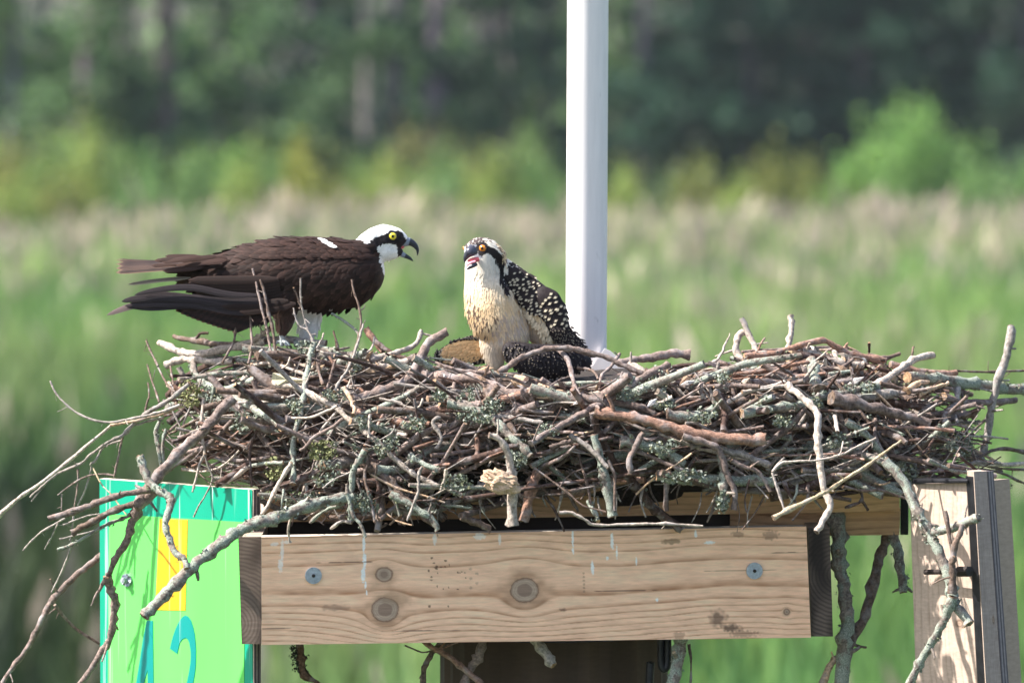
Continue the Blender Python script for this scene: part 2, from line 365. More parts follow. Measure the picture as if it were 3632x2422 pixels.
def tree(px, D, wpx, lean, tcol, ccol, label, clumps, h=12, crown0=2.5, spread=1.5, size=.12):
    x = bgx(px, D); y = D - DC; w = wpx * 1.5448 / FPX * D / 2
    root = empty('pine_tree', (x, y, 0), label, 'tree', 'trees of the wood behind the marsh')
    t = MB(); tube(t, [(x, y, -.1), (x + lean * .3, y, h * .3), (x + lean, y, h * .7), (x + lean * 1.2, y, h)], [w * 1.25, w, w * .8, w * .35], tcol, 9, 4, rough=.05, wob=.03)
    cl = []
    for i in range(clumps):
        z = rng.uniform(crown0, h); a = rng.uniform(0, 6.28); r = spread * rng.uniform(.35, 1) * (1.1 - .5 * z / h)
        bx, by = x + lean * z / h, y; c = (bx + math.cos(a) * r, by + math.sin(a) * r, z)
        tube(t, [(bx, by, z - .4), ((bx + c[0]) / 2, (by + c[1]) / 2, z - .05), c], [w * .3, w * .2, w * .1], tcol, 5, 2)
        cl.append(cloud(c, (.75, .75, .42), 170, size, np.array(ccol) * rng.uniform(.75, 1.3)))
    t.build('trunk', TRUNK, root); foliage('crown', cl, root); return root
LV = (.12, .092, .105); PN = (.17, .155, .145)
trees = [(20, 124, 26, .2, (.13, .13, .16), MG, 'tree at the left edge with a blue grey trunk'), (180, 122, 40, .35, LV, (.09, .16, .06), 'tree with a leaning brown trunk left of the sky gap'),
         (382, 123, 42, .0, (.15, .10, .11), (.08, .15, .065), 'tree with a straight reddish trunk below the sky gap'), (505, 130, 22, .1, LV, (.07, .14, .05), 'thin trunked tree above the middle of the adult bird'),
         (716, 125, 44, .0, (.12, .095, .13), (.09, .165, .07), 'tree with a straight lavender trunk above the adult bird'), (790, 132, 22, -.2, LV, (.05, .10, .05), 'slender tree right of the lavender trunk'),
         (843, 121, 26, 0, PN, (.07, .13, .05), 'tree with a pale short trunk above the head of the adult bird'), (895, 127, 40, .25, (.12, .105, .13), DG, 'tree with a dark bluish trunk beside the pale trunk'),
         (990, 126, 38, .2, (.17, .13, .17), (.05, .1, .045), 'tree with a purple trunk above the gap between the birds'), (1175, 131, 30, -.1, LV, (.08, .15, .065), 'tree with a faint lavender trunk left of the white pole'),
         (1250, 128, 24, .1, (.12, .1, .1), DG, 'dark tree immediately left of the white pole'), (1470, 126, 28, .1, (.14, .11, .14), DG, 'dark tree immediately right of the white pole'),
         (1580, 130, 26, -.1, (.2, .18, .19), (.05, .1, .05), 'tree with a grey trunk right of the white pole'), (1720, 127, 30, 0, (.09, .08, .08), DG, 'dense dark evergreen left of the bright green bush'),
         (1850, 129, 30, .1, (.09, .08, .08), DG, 'dense dark evergreen behind the olive shrubs'), (1980, 127, 32, 0, (.09, .08, .08), DG, 'dense dark evergreen behind the bright green bush'),
         (2130, 128, 30, -.1, (.16, .13, .14), DG, 'dark evergreen above the bright green bush with a pale limb'), (2270, 127, 34, 0, (.1, .09, .1), DG, 'dense dark evergreen near the right edge'),
         (2360, 126, 30, 0, (.1, .09, .1), (.05, .09, .05), 'dark evergreen at the right edge of the wood')]
for i, s in enumerate(trees):
    rt = s[0] > 1650
    tree(s[0], s[1], s[2], s[3], s[4], s[5], s[6], 46 if rt else 20, h=rng.uniform(10, 13), crown0=.8 if rt else 2.6, spread=1.9 if rt else 1.6)
cl = []; wt = MB()
for i in range(430):
    D = rng.uniform(128, 165); x = rng.uniform(-1, 1) * (D * .098 + 3); z = rng.uniform(.3, 8.5)
    u = x / (D * .098); g = np.array(DG) * .9 if u > .35 else (np.array(MG) * .75 if rng.random() < .6 else np.array(DG))
    if u < .05 and z > 5.7 and rng.random() < .55: continue
    cl.append(cloud((x, D - DC, z), (1.5, 1.0, .9), 150, .15, g * rng.uniform(.6, 1.35)))
for i in range(520):
    sg = -1 if i % 2 else 1; sh = i % 4 == 0; D = rng.uniform(113, 119) if sh else rng.uniform(122, 160); x = sg * (D * .098 + rng.uniform(1.5, 24)); z = rng.uniform(.4, 2.4) if sh else rng.uniform(.4, 10)
    g = np.array(YG) * rng.uniform(.6, 1.1) if sh else (np.array(DG) if sg > 0 or rng.random() < .4 else np.array(MG) * .8) * rng.uniform(.7, 1.3)
    cl.append(cloud((x, D - DC, z), (2.2, 1.2, 1.2), 130, .19, g))
for i in range(34):
    D = rng.uniform(122, 150); x = (-1 if i % 2 else 1) * (D * .098 + rng.uniform(3, 24)); w = rng.uniform(.1, .22); tube(wt, [(x, D - DC, 0), (x + rng.normal(0, .2), D - DC, 6), (x + rng.normal(0, .4), D - DC, 13)], [w, w * .8, w * .5], (.13, .11, .12), 7, 2)
for i in range(40):
    D = rng.uniform(132, 165); x = rng.uniform(-1, 1) * (D * .098 + 3); w = rng.uniform(.08, .2)
    tube(wt, [(x, D - DC, 0), (x + rng.normal(0, .2), D - DC, 6), (x + rng.normal(0, .4), D - DC, 12)], [w, w * .8, w * .5], random.choice([LV, (.13, .11, .12), PN]), 7, 2)
V = np.concatenate([c[0] for c in cl]); C = np.concatenate([c[1] for c in cl])
forest = tag(fast_mesh('forest', V, np.arange(len(V)).reshape(-1, 4), C, LEAF), 'deep green wood behind the first row of trees', 'forest', kind='stuff')
tk = wt.build('trunks', TRUNK, forest); tag(tk, kind='stuff')

# ================================================================== PLATFORM
def quadpt(A, B, Cc, D, s, t): return A * (1 - s) * (1 - t) + B * s * (1 - t) + Cc * s * t + D * (1 - s) * t
def grid_face(mb, TL, TR, BR, BL, nu, nv, cf, mi=0):
    s, t = np.meshgrid(np.linspace(0, 1, nu), np.linspace(0, 1, nv)); s = s.ravel(); t = t.ravel()
    P = (np.outer((1 - s) * (1 - t), TL) + np.outer(s * (1 - t), TR) + np.outer(s * t, BR) + np.outer((1 - s) * t, BL))
    c = np.clip(cf(s, t), .004, .95)
    idx = np.arange(nu * nv).reshape(nv, nu); F = np.stack([idx[:-1, :-1], idx[1:, :-1], idx[1:, 1:], idx[:-1, 1:]], -1).reshape(-1, 4)
    b = len(mb.v); mb.v.extend(map(tuple, P.tolist())); mb.c.extend([(*q, 1) for q in c.tolist()]); mb.f.extend([tuple(int(a) + b for a in f) for f in F]); mb.m.extend([mi] * len(F))
def slab(mb, TL, TR, BR, BL, back, colr, front=None, nu=2, nv=2, mi=0):
    """a board: front face (painted by front) plus the other five sides"""
    P = [Vector(p) for p in (TL, TR, BR, BL)]; Q = [p + Vector(back) for p in P]
    if front is None: mb.add(P, [(0, 3, 2, 1)], colr, mi)
    else: grid_face(mb, P[0], P[1], P[2], P[3], nu, nv, front, mi)
    mb.add(P + Q, [(4, 5, 6, 7), (0, 1, 5, 4), (1, 2, 6, 5), (2, 3, 7, 6), (3, 0, 4, 7)], colr, mi)
def vnoise(x, y, s): return np.array([noise.noise(Vector((a, b, s))) for a, b in zip(x, y)])
def grain(s, t, L, H, lines, knots, base, dark, seed, wav=10, amp=1.0):
    x = s * L; y = t * H; ye = y + wav * np.sin(x / 330 + seed) + 5 * np.sin(x / 120 + seed * 3) + 4 * vnoise(x / 150, y / 60, seed)
    kin = np.zeros(len(x)); kc = np.zeros((len(x), 3)); halo = np.zeros(len(x))
    for kx, ky, r, el in knots:
        dx = (x - kx) / el; dy = y - ky; rho = np.sqrt(dx * dx + dy * dy) + 1e-6
        ye = ye - dy * np.minimum(1.9 * r * r / (rho * rho), .95) * 1.0
    g = np.interp(ye, lines, np.arange(len(lines))); fr = g - np.floor(g)
    ln = np.clip((fr - .55) / .38, 0, 1) ** 1.6 * np.clip((1 - fr) / .06, 0, 1)
    w = (ln * amp * (.7 + .5 * vnoise(x / 60, y / 20, seed + 3)))[:, None]
    c = np.array(base) * (1 - w) + np.array(dark) * w
    c *= (1 + .10 * vnoise(x / 90, y / 30, seed + 8) + .06 * vnoise(x / 30, y / 3.0, seed + 9))[:, None]
    for kx, ky, r, el in knots:
        dx = (x - kx) / el; dy = y - ky; rho = np.sqrt(dx * dx + dy * dy) * (1 + .06 * vnoise(x / 17, y / 13, seed + 5) + .05 * vnoise(x / 6, y / 6, seed + 6))
        hal = np.clip(1 - (rho - r) / (r * 1.5) + .5 * vnoise(x / 40, y / 25, seed + 13), 0, 1) ** 1.5 * .5; c = c * (1 - hal[:, None]) + np.array((.27, .16, .095)) * hal[:, None]
        ink = np.clip((r - rho) / 4, 0, 1)[:, None]; ring = (.5 + .5 * np.sin(rho * .9))[:, None] * .3
        kcl = np.array((.50, .36, .27)) * (1 - ring) + np.array((.15, .10, .075)) * ring
        core = np.clip((r * .62 - rho) / 5, 0, 1)[:, None]; kcl = kcl * (1 - core) + np.array((.30, .20, .15)) * core
        edge = np.exp(-((rho - r) / 2.8) ** 2)[:, None] * .7
        c = c * (1 - ink) + kcl * ink; c = c * (1 - edge) + np.array((.10, .06, .045)) * edge
    return c
PLAT = empty('nesting_platform', at(1900, 2270, 0.1), 'weathered timber platform on a dark piling, carrying the stick nest', 'platform')
DL, DR = -.27, -.12
bTL, bTR, bBR, bBL = at(928, 1904, DL), at(2860, 1866, DR), at(2876, 2260, DR), at(928, 2286, DL)
udir = (bTR - bTL).normalized(); nb = Vector((-udir.y, udir.x, 0)).normalized()
LN = np.array([-60, -30, 0, 24, 50, 78, 126, 222, 262, 286, 306, 326, 346, 364, 384, 400, 420, 450])
KN = [(925, 207, 42, 1.15), (430, 142, 25, 1.15), (432, 268, 42, 1.1), (1857, 297, 10, 1.0)]
def board_front(s, t):
    L, H = 1940., 388.; c = grain(s, t, L, H, LN, KN, (.97, .60, .405), (.44, .215, .115), 2.3); x = s * L; y = t * H
    def blot(cx, cy, rx, ry, colr, k, ns=9.0, sharp=1.0):
        nonlocal c
        d = np.sqrt(((x - cx) / rx) ** 2 + ((y - cy) / ry) ** 2) + .45 * vnoise(x / ns, y / ns, cx * .01); w = (np.clip((1 - d) * 2.5 * sharp, 0, 1) * k)[:, None]; c = c * (1 - w) + np.array(colr) * w
    W = (.93, .92, .90)
    for a in ((359, 30, 6, 34), (361, 88, 7, 34), (356, 140, 8, 30), (364, 178, 4, 16), (368, 206, 3, 12)): blot(a[0], a[1], a[2], a[3], W, .95, 5, 2)
    for a in ((72, 55, 6, 50), (66, 100, 9, 30), (90, 20, 16, 7), (45, 26, 14, 8), (610, 20, 8, 22), (770, 12, 22, 14), (840, 22, 5, 26)): blot(a[0], a[1], a[2], a[3], W, .6, 6, 1.5)
    for a in ((1100, 26, 4, 40), (1100, 70, 4, 12), (1240, 40, 6, 34), (1256, 80, 3, 26), (1168, 132, 6, 26), (1222, 98, 5, 9), (1325, 110, 3, 16), (1540, 20, 6, 14), (1590, 50, 20, 6), (1395, 248, 5, 8)): blot(a[0], a[1], a[2], a[3], W, .9, 5, 2)
    K = (.10, .065, .05)
    blot(1610, 318, 42, 38, K, .75, 14, .6); blot(1660, 352, 44, 16, K, .8, 10, .8); blot(1450, 44, 38, 11, (.2, .14, .08), .7, 12); blot(1690, 24, 28, 12, K, .5, 12); blot(1810, 28, 34, 20, K, .45, 9)
    blot(1700, 372, 60, 14, K, .45, 9); blot(1470, 376, 24, 18, K, .4, 9); blot(255, 258, 60, 13, (.22, .14, .1), .55, 16); blot(1060, 278, 14, 7, K, .6, 6); blot(470, 230, 60, 30, (.33, .2, .12), .35, 20)
    for a in ((1290, 214, 150, 1.7), (300, 96, 120, 1.6), (1700, 150, 130, 1.6), (60, 330, 70, 2), (560, 345, 160, 1.7), (1860, 90, 70, 2)): blot(a[0], a[1], a[2], a[3], (.12, .07, .045), .75, 30, 2)
    for q in range(26):
        r2 = random.Random(q * 7 + 1); blot(640 + r2.gauss(0, 38), 120 + r2.gauss(0, 55), r2.uniform(2, 5), r2.uniform(2, 5), (.09, .05, .035), .8, 4, 2)
    for q in range(5): blot(735 + (q % 2) * 22, 128 + q * 17, 7, 6, (.3, .2, .16), .45, 4)
    for q in range(6): blot(1136, 150 + q * 13, 5, 5, (.25, .15, .1), .5, 4)
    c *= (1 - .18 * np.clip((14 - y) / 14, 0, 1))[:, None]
    return c
mb = MB(); slab(mb, bTL, bTR, bBR, bBL, nb * .038, (.66, .56, .46), board_front, 900, 185)
tag(mb.build('front_board', WOODV, PLAT, smooth=False), 'pale sawn board with knots, dark stains and white bird droppings')
for (sx, sy) in ((1111, 2040), (2675, 2023)):
    f = (sx - 928) / 1940; d = DL + (DR - DL) * f; c0 = at(sx, sy, d) - nb * .0025; w = MB()
    ax = nb.cross(Vector((0, 0, 1))).normalized(); az = Vector((0, 0, 1))
    def disc(r, z0, z1, n=28, hole=0):
        V = [c0 + ax * math.cos(6.2832 * i / n) * r - nb * z1 + az * math.sin(6.2832 * i / n) * r for i in range(n)]; V2 = [v + nb * (z1 - z0) for v in V]
        w.add(V + V2 + [c0 - nb * z1], [(i, (i + 1) % n, 2 * n) for i in range(n)] + [(i, i + n, (i + 1) % n + n, (i + 1) % n) for i in range(n)], (1, 1, 1))
    disc(.0157, -.001, .0015); wo_ = w.build('washer', GALV, PLAT, smooth=False)
    w = MB(); disc(.0035, .0015, .004, 6); w.build('bolt', RUST, wo_, smooth=False)
def endgrain(seed, cx, cy, base, dark, per=.055):
    def f(s, t):
        x = s * 1.0; y = t * 4.6; r = np.sqrt((x - cx) ** 2 + (y - cy) ** 2) + .03 * vnoise(x * 3, y * 3, seed); w = (.5 + .5 * np.sin(r / per * 2)) ** 1.5
        m = np.clip(.55 + 1.0 * vnoise(x * 1.2, y * .7, seed + 4), .1, 1)[:, None]; w = (w * .65)[:, None]
        return (np.array(base) * (1 - w) + np.array(dark) * w) * m + np.array(dark) * (1 - m) * .6
    return f
for nm, q, dd, dr, eg in (('side_beam', (845, 1903, 927, 2283), DL + .001, .82, endgrain(1, -.2, 3.7, (.26, .19, .15), (.11, .075, .06))),
                          ('side_beam', (2866, 1872, 2944, 2256), DR + .018, .62, endgrain(5, 1.2, 2.0, (.16, .12, .10), (.035, .026, .024)))):
    mb = MB(); TL, TR, BR, BL = at(q[0], q[1], dd), at(q[2] - 1.5, q[1], dd), at(q[2] - 1.5 + 12 * (q[0] > 2000), q[3], dd), at(q[0] + 12, q[3], dd)
    slab(mb, TL, TR, BR, BL, Vector((0, dr, 0)), (.42, .33, .26), eg, 40, 170); mb.build(nm, WOODV, PLAT, smooth=False)
def light_grain(seed, L=1500, H=110, base=(.55, .34, .20), dark=(.33, .17, .09)):
    ls = np.cumsum(np.random.default_rng(seed).uniform(9, 30, 60)) - 300
    return lambda s, t: grain(s, t, L, H, ls, [(L * .55, H * .45, 12, 1.6)], base, dark, seed * 1.7, wav=22)
mb = MB(); slab(mb, at(935, 1770, -.06), at(3191, 1733, .0), at(3191, 1812, .0), at(935, 1852, -.06), Vector((0, .09, 0)), (.6, .42, .27), light_grain(4, 2280, 85, (.80, .50, .27), (.5, .26, .13)), 500, 30)  # wood colour brightened to stand for sunlight on this beam
tag(mb.build('back_beam', WOODV, PLAT, smooth=False), 'yellowish beam with sunlight put into its colour, behind and under the nest')
mb = MB(); slab(mb, at(2590, 1812, .02), at(3194, 1802, .03), at(3190, 1896, .03), at(2590, 1905, .02), Vector((0, .045, 0)), (.45, .3, .2), light_grain(9, 620, 85, (.62, .38, .22), (.32, .17, .09)), 200, 30)
tag(mb.build('cross_beam', WOODV, PLAT, smooth=False), 'short reddish beam with slanting rings')
mb = MB(); slab(mb, at(935, 1842, .0), at(2612, 1802, .04), at(2612, 1990, .04), at(935, 2010, .0), Vector((0, .045, 0)), (.045, .033, .028)); tag(mb.build('cross_beam', WOODV, PLAT, smooth=False), 'added dark beam standing in for the shade under the nest')  # near-black filler beam, added so the gap under the nest looks shaded
deck = MB()
for i in range(7):
    o = bTL + nb * (.05 + i * .1) - Vector((0, 0, .13)); deck.box(o + udir * .01, udir * 1.02, nb * .092, Vector((0, 0, .03)), (.06, .045, .035))
deck.build('deck', WOODV, PLAT, smooth=False)
# piling
pc = at(1966, 2270, .17); pr = .222; mb = MB(); n = 64
ring = []
for lv, z in enumerate((-.05, pc.z * .5, pc.z - .35, pc.z - .2, pc.z - .1, pc.z + .02)):
    for i in range(n):
        a = 2 * math.pi * i / n; rr = pr * (1 + .02 * noise.noise(Vector((math.cos(a) * 2, math.sin(a) * 2, z * .5))) + .012 * math.sin(a * 23 + 2 * math.sin(a * 5)))
        ring.append((pc.x + math.cos(a) * rr, pc.y + math.sin(a) * rr, z))
pcol = []
for (x, y, z) in ring:
    k = noise.noise(Vector((x * 18, y * 18, z * 1.2))); b0 = .5 + .9 * max(0, k); pcol.append((.075 * b0 + .014, .048 * b0 + .008, .034 * b0 + .006))
mb.add(ring, [(l * n + i, l * n + (i + 1) % n, (l + 1) * n + (i + 1) % n, (l + 1) * n + i) for l in range(5) for i in range(n)] , pcol)
mb.add([ring[5 * n + i] for i in range(n)], [tuple(range(n))], (.06, .045, .04)); mb.build('piling', WOODV, PLAT, smooth=False)
for pts, r in (([('G', 1150, 60), ('G', 1150, 190), ('G', 1185, 255), ('G', 1270, 262), ('G', 1325, 210), ('G', 1325, 60)], .0085), ([('G', 1165, 1180), ('G', 1165, 1390), ('G', 1190, 1440), ('G', 1215, 1390), ('G', 1215, 1180)], .007),
               ([('G', 1085, 1390), ('G', 1080, 1470), ('G', 1070, 1700)], .008)):
    mb = MB(); tube(mb, [pat(p, x, y, .36 if y < 300 else -.085) for p, x, y in pts], [r] * len(pts), (1, 1, 1), 8, 3, rough=.02); mb.build('staple', METAL, PLAT)

# right-hand post assembly
POST = empty('wooden_post', at(3350, 2422, -.15), 'leaning wooden post with metal strap and plywood board at the right edge', 'post')
def ext(a, b, k): return (a[0] + (b[0] - a[0]) * k, a[1] + (b[1] - a[1]) * k)
def plank(name, tl, tr, br, bl, dl, dr_, back, colr, mat, front=None, nu=60, nv=260, low=1.0, label=None):
    bl2 = ext(tl, bl, low); br2 = ext(tr, br, low); mb = MB()
    slab(mb, at(*tl, dl), at(*tr, dr_), at(*br2, dr_), at(*bl2, dl), Vector(back), colr, front, nu, nv); o = mb.build(name, mat, POST, smooth=False)
    if label: tag(o, label)
    return o
def postgrain(seed, base, dark):
    ls = np.cumsum(np.random.default_rng(seed).uniform(8, 26, 60)) - 200
    return lambda s, t: grain(t, s, 1500, 200, ls, [(700, 150, 10, 1.5)], base, dark, seed * 2.1, wav=9, amp=.7)
plank('post', (3226, 1718), (3428, 1712), (3470, 2422), (3249, 2422), -.13, -.25, (.09, .10, 0), (.40, .30, .24), WOODV, postgrain(3, (.56, .43, .35), (.30, .21, .16)), 70, 300, 1.5)
plank('angle_bar', (3428, 1690), (3452, 1690), (3496, 2422), (3468, 2422), -.262, -.272, (.0, .02, 0), (1, 1, 1), METAL, None, low=1.5)
plank('plywood_board', (3454, 1672), (3500, 1670), (3552, 2422), (3497, 2422), -.275, -.255, (-.01, .03, 0), (.42, .33, .27), WOODV, postgrain(8, (.38, .30, .27), (.22, .16, .145)), 30, 260, 1.5)
plank('board_edge', (3502, 1670), (3524, 1670), (3578, 2422), (3554, 2422), -.254, -.22, (-.02, .02, 0), (.2, .16, .17), WOODV,
      lambda s, t: np.where((np.floor(s * 5) % 2 == 0)[:, None], np.array([[.10, .08, .09]]), np.array([[.28, .23, .24]])) * (1 + .3 * vnoise(s * 3, t * 40, 2.))[:, None], 30, 120, 1.5)
mb = MB(); mb.box(at(3240, 1713, -.15), at(3432, 1713, -.27) - at(3240, 1713, -.15), Vector((0, .035, 0)), Vector((0, 0, .007)), (1, 1, 1)); mb.build('strap', METAL, POST, bevel=.001)
mb = MB(); mb.box(at(3194, 1896, .20), at(3222, 1896, .20) - at(3194, 1896, .20), Vector((0, .01, 0)), Vector((0, 0, .095)), (1, 1, 1)); mb.build('strap', METAL, POST, bevel=.001)
mb = MB(); tube(mb, [at(3283, 2028, -.19), at(3410, 2026, -.27)], [.0052, .0052], (1, 1, 1), 10, 2, rough=0); tube(mb, [at(3403, 2026, -.27), at(3436, 2026, -.29)], [.0108, .0108], (1, 1, 1), 6, 1, rough=0)
mb.build('bolt', RUST, POST, smooth=False)

# ---- white pole
pd = .30; a0, a1 = at(2085, 0, pd), at(2079, 1250, pd); axis = (a0 - a1).normalized(); ptop = a1 + axis * 1.6; pbot = a1 - axis * .32
mb = MB(); n = 40; ring = []; side = .039
for P in (pbot, a1, (a1 + ptop) / 2, ptop):
    for i in range(n):
        t = 2 * math.pi * i / n; c, s_ = math.cos(t), math.sin(t); e = .78
        x = side * math.copysign(abs(c) ** e, c); y = side * math.copysign(abs(s_) ** e, s_); an = R(17)
        ring.append(P + Vector((x * math.cos(an) - y * math.sin(an), x * math.sin(an) + y * math.cos(an), 0)))
mb.add(ring, [(l * n + i, l * n + (i + 1) % n, (l + 1) * n + (i + 1) % n, (l + 1) * n + i) for l in range(3) for i in range(n)] + [tuple(range(3 * n, 4 * n))], (1, 1, 1))
POLE = mb.build('pole', WHITE, None, origin=pbot); tag(POLE, 'tall white painted metal pole rising from the nest behind the young bird', 'pole')
mb = MB(); g = [(2145, 1236), (2166, 1246), (2200, 1274), (2264, 1336), (2270, 1500), (2100, 1500), (2100, 1300)]
F_ = [at(x, y, pd - .045) for x, y in g]; B_ = [p + Vector((0, .012, 0)) for p in F_]; k = len(g)
mb.add(F_ + B_, [tuple(range(k))[::-1], tuple(range(k, 2 * k))] + [(i, (i + 1) % k, (i + 1) % k + k, i + k) for i in range(k)], (1, 1, 1)); mb.build('brace_plate', WHITE, POLE, smooth=False)

# ---- sign
sL, sR = at(352, 1696, .10), at(897, 1737, -.16)
sn = Vector((-(sR.y - sL.y), sR.x - sL.x, 0)).normalized()          # points away from the camera
if sn.y < 0: sn = -sn
su = Vector((sR.x - sL.x, sR.y - sL.y, 0)).normalized()
def onsign(sx, sy, off=0.0):
    v = ray(sx, sy); P0 = sL - sn * off; return CP + v * ((P0 - CP).dot(sn) / v.dot(sn))
def mat_sign(name, c, rough=.35, st=.5):
    m, nt, b = newmat(name); b.inputs['Roughness'].default_value = rough
    co = coords(nt, (60, 60, 1.2)); n = noisen(nt, co, 1.0, 3, .6); r = ramp(nt, n.outputs[0], [(.60, (0, 0, 0)), (.70, (st, st, st))])
    co2 = coords(nt, (9, 9, .5)); n2 = noisen(nt, co2, 1.0, 2, .5); r2 = ramp(nt, n2.outputs[0], [(.3, (.86, .86, .86)), (.7, (1.08, 1.08, 1.08))])
    c1 = mix(nt, c, r2.outputs[0], 1.0, 'MULTIPLY'); c2 = mix(nt, c1, (.75, .85, .78), r.outputs[0]); nt.links.new(c2, b.inputs['Base Color'])
    return m
S_TEAL = mat_sign('sign_teal', (.0, .32, .20), st=.9); S_GREEN = mat_sign('sign_green', (.125, .62, .115), st=.3); S_YEL = mat_sign('sign_yellow', (.62, .34, .015)); S_DIG = mat_sign('sign_digit', (.0, .25, .23))
PLY = mat_simple('plywood_edge', (1, 1, 1), .8, nscale=120, namp=.25, usev=True)
top_z = (sL.z + sR.z) / 2; W_ = (Vector((sR.x, sR.y, 0)) - Vector((sL.x, sL.y, 0))).length; Hs = .62
mb = MB(); o = Vector((sL.x, sL.y, top_z - Hs)); mb.box(o + sn * .0015, su * W_, sn * .019, Vector((0, 0, Hs)), (.70, .58, .46))
for k, cc in enumerate(((.08, .06, .07), (.30, .24, .22), (.07, .055, .065), (.22, .18, .17))):      # ply layers on the near edge
    mb.box(o + su * (W_ + .0001) + sn * (.002 + .0045 * k), su * .0012, sn * .0042, Vector((0, 0, Hs - .001)), cc)
mb.box(o - su * .0012 + sn * .002, su * .001, sn * .018, Vector((0, 0, Hs)), (.62, .52, .40))
SIGN = mb.build('sign', PLY, None, smooth=False, origin=o); tag(SIGN, 'bright green plywood sign with teal border, yellow rectangle and the number 42', 'sign')
def patch(name, pts, off, mat, thick=.0012, holes=()):
    loops = [[onsign(x, y, off) for x, y in pts]] + [[onsign(x, y, off) for x, y in h] for h in holes]
    tri = tessellate_polygon(loops); flat = [p for l in loops for p in l]; n = len(flat); mb = MB()
    back = [p + sn * thick for p in flat]; F = []
    for t in tri: F.append(t)
    b = 0
    for l in loops:
        k = len(l); F += [(b + i, b + (i + 1) % k, b + (i + 1) % k + n, b + i + n) for i in range(k)]; b += k
    mb.add(flat + back, F, (1, 1, 1)); return mb.build(name, mat, SIGN, smooth=False)
def Z(pts, p='N'): return [ps(p, x, y) for x, y in pts]
a = sL + Vector((0, 0, 0)); zt = top_z
def onp(uu, zz, off=0.0): return Vector((sL.x, sL.y, 0)) + su * uu + Vector((0, 0, zz)) - sn * off
def rectpatch(name, u0, u1, z0, z1, off, mat):
    mb = MB(); mb.box(onp(u0, z0, off), su * (u1 - u0), sn * .0012, Vector((0, 0, z1 - z0)), (1, 1, 1)); return mb.build(name, mat, SIGN, smooth=False)
tag(rectpatch('border', .001, W_ - .002, top_z - Hs + .002, top_z - .0005, .0003, S_TEAL), 'teal border band')
gp = [(386, 1822), (889, 1852), (866, 2290), (864, 2760), (380, 2800)]
tag(patch('panel', gp, .0012, S_GREEN), 'fluorescent green field')
tag(patch('rectangle', Z([(1150, 386), (1352, 392), (1335, 1045), (1118, 1040)], 'E'), .002, S_YEL), 'yellow rectangle')
tag(patch('number', Z([(705, 395), (790, 395), (800, 1262), (806, 2000), (730, 2000), (729, 1720), (430, 1700), (440, 1600), (500, 1450), (560, 1262), (610, 950), (655, 650)]), .0021, S_DIG,
          holes=[Z([(718, 1070), (665, 1262), (580, 1580), (726, 1590)])]), 'digit 4')
tag(patch('number', Z([(1030, 780), (1050, 690), (1075, 600), (1110, 500), (1160, 400), (1200, 345), (1240, 320), (1280, 335), (1320, 390), (1350, 480), (1372, 580), (1385, 700), (1391, 800), (1390, 900), (1388, 1000), (1378, 1100), (1350, 1262), (1300, 1500), (1180, 1800), (1400, 1830), (1400, 1990), (1060, 1960), (1060, 1790), (1200, 1480), (1262, 1262), (1296, 1100), (1314, 980), (1320, 900), (1318, 820), (1310, 760), (1298, 700), (1280, 655), (1250, 630), (1200, 650), (1165, 700), (1148, 770), (1130, 850)]), .0021, S_DIG), 'digit 2')
bc = onsign(*ps('E', 915, 825), .003); mb = MB()
tube(mb, [bc + sn * .002, bc - sn * .001], [.0125, .0125], (1, 1, 1), 22, 0, rough=0); tube(mb, [bc - sn * .001, bc - sn * .012], [.006, .006], (1, 1, 1), 6, 0, rough=0); mb.build('bolt', GALV, SIGN, smooth=False)

# ================================================================== BIRDS
def ellipsoids(prims, voxel, smooth_it, name='tmp'):
    """prims: (center Vector, rx, ry, rz, tilt angle in view plane). union by voxel remesh -> verts, faces"""
    V = []; F = []
    bm0 = bmesh.new(); bmesh.ops.create_icosphere(bm0, subdivisions=3, radius=1); base = [v.co.copy() for v in bm0.verts]; bf = [[v.index for v in f.verts] for f in bm0.faces]; bm0.free()
    for c, rx, ry, rz, an in prims:
        Rm = Matrix.Rotation(an, 3, 'Y'); b = len(V); V += [c + Rm @ Vector((p.x * rx, p.y * ry, p.z * rz)) for p in base]; F += [[i + b for i in f] for f in bf]
    me = bpy.data.meshes.new(name); me.from_pydata(V, [], F); o = bpy.data.objects.new(name, me); col.objects.link(o)
    m = o.modifiers.new('r', 'REMESH'); m.mode = 'VOXEL'; m.voxel_size = voxel
    m = o.modifiers.new('s', 'SMOOTH'); m.factor = .6; m.iterations = smooth_it
    dg = bpy.context.evaluated_depsgraph_get(); ev = o.evaluated_get(dg); em = ev.to_mesh()
    V = [v.co.copy() for v in em.vertices]; F = [tuple(p.vertices) for p in em.polygons]; ev.to_mesh_clear()
    bpy.data.objects.remove(o); bpy.data.meshes.remove(me); return V, F
def chain(pan, pts, dd, step=10, k=1.0):
    """pts (x,y,r[,depth_off,depth_ratio]) in panel pixels -> overlapping ellipsoids"""
    s = M / PAN[pan][2]; out = []
    for i in range(len(pts) - 1):
        a = list(pts[i]) + [0, .8][len(pts[i]) - 3:]; b = list(pts[i + 1]) + [0, .8][len(pts[i + 1]) - 3:]
        n = max(2, int(math.hypot(a[0] - b[0], a[1] - b[1]) / step))
        for j in range(n + (i == len(pts) - 2)):
            t = j / n; q = [a[m] * (1 - t) + b[m] * t for m in range(5)]
            out.append((pat(pan, q[0], q[1], dd + q[3]), q[2] * s, q[2] * s * q[4], q[2] * s, 0))
    return out
def inpoly(x, y, poly):
    ins = np.zeros(len(x), bool); n = len(poly)
    for i in range(n):
        x1, y1 = poly[i]; x2, y2 = poly[(i + 1) % n]
        c = ((y1 > y) != (y2 > y)) & (x < (x2 - x1) * (y - y1) / ((y2 - y1) or 1e-9) + x1); ins ^= c
    return ins
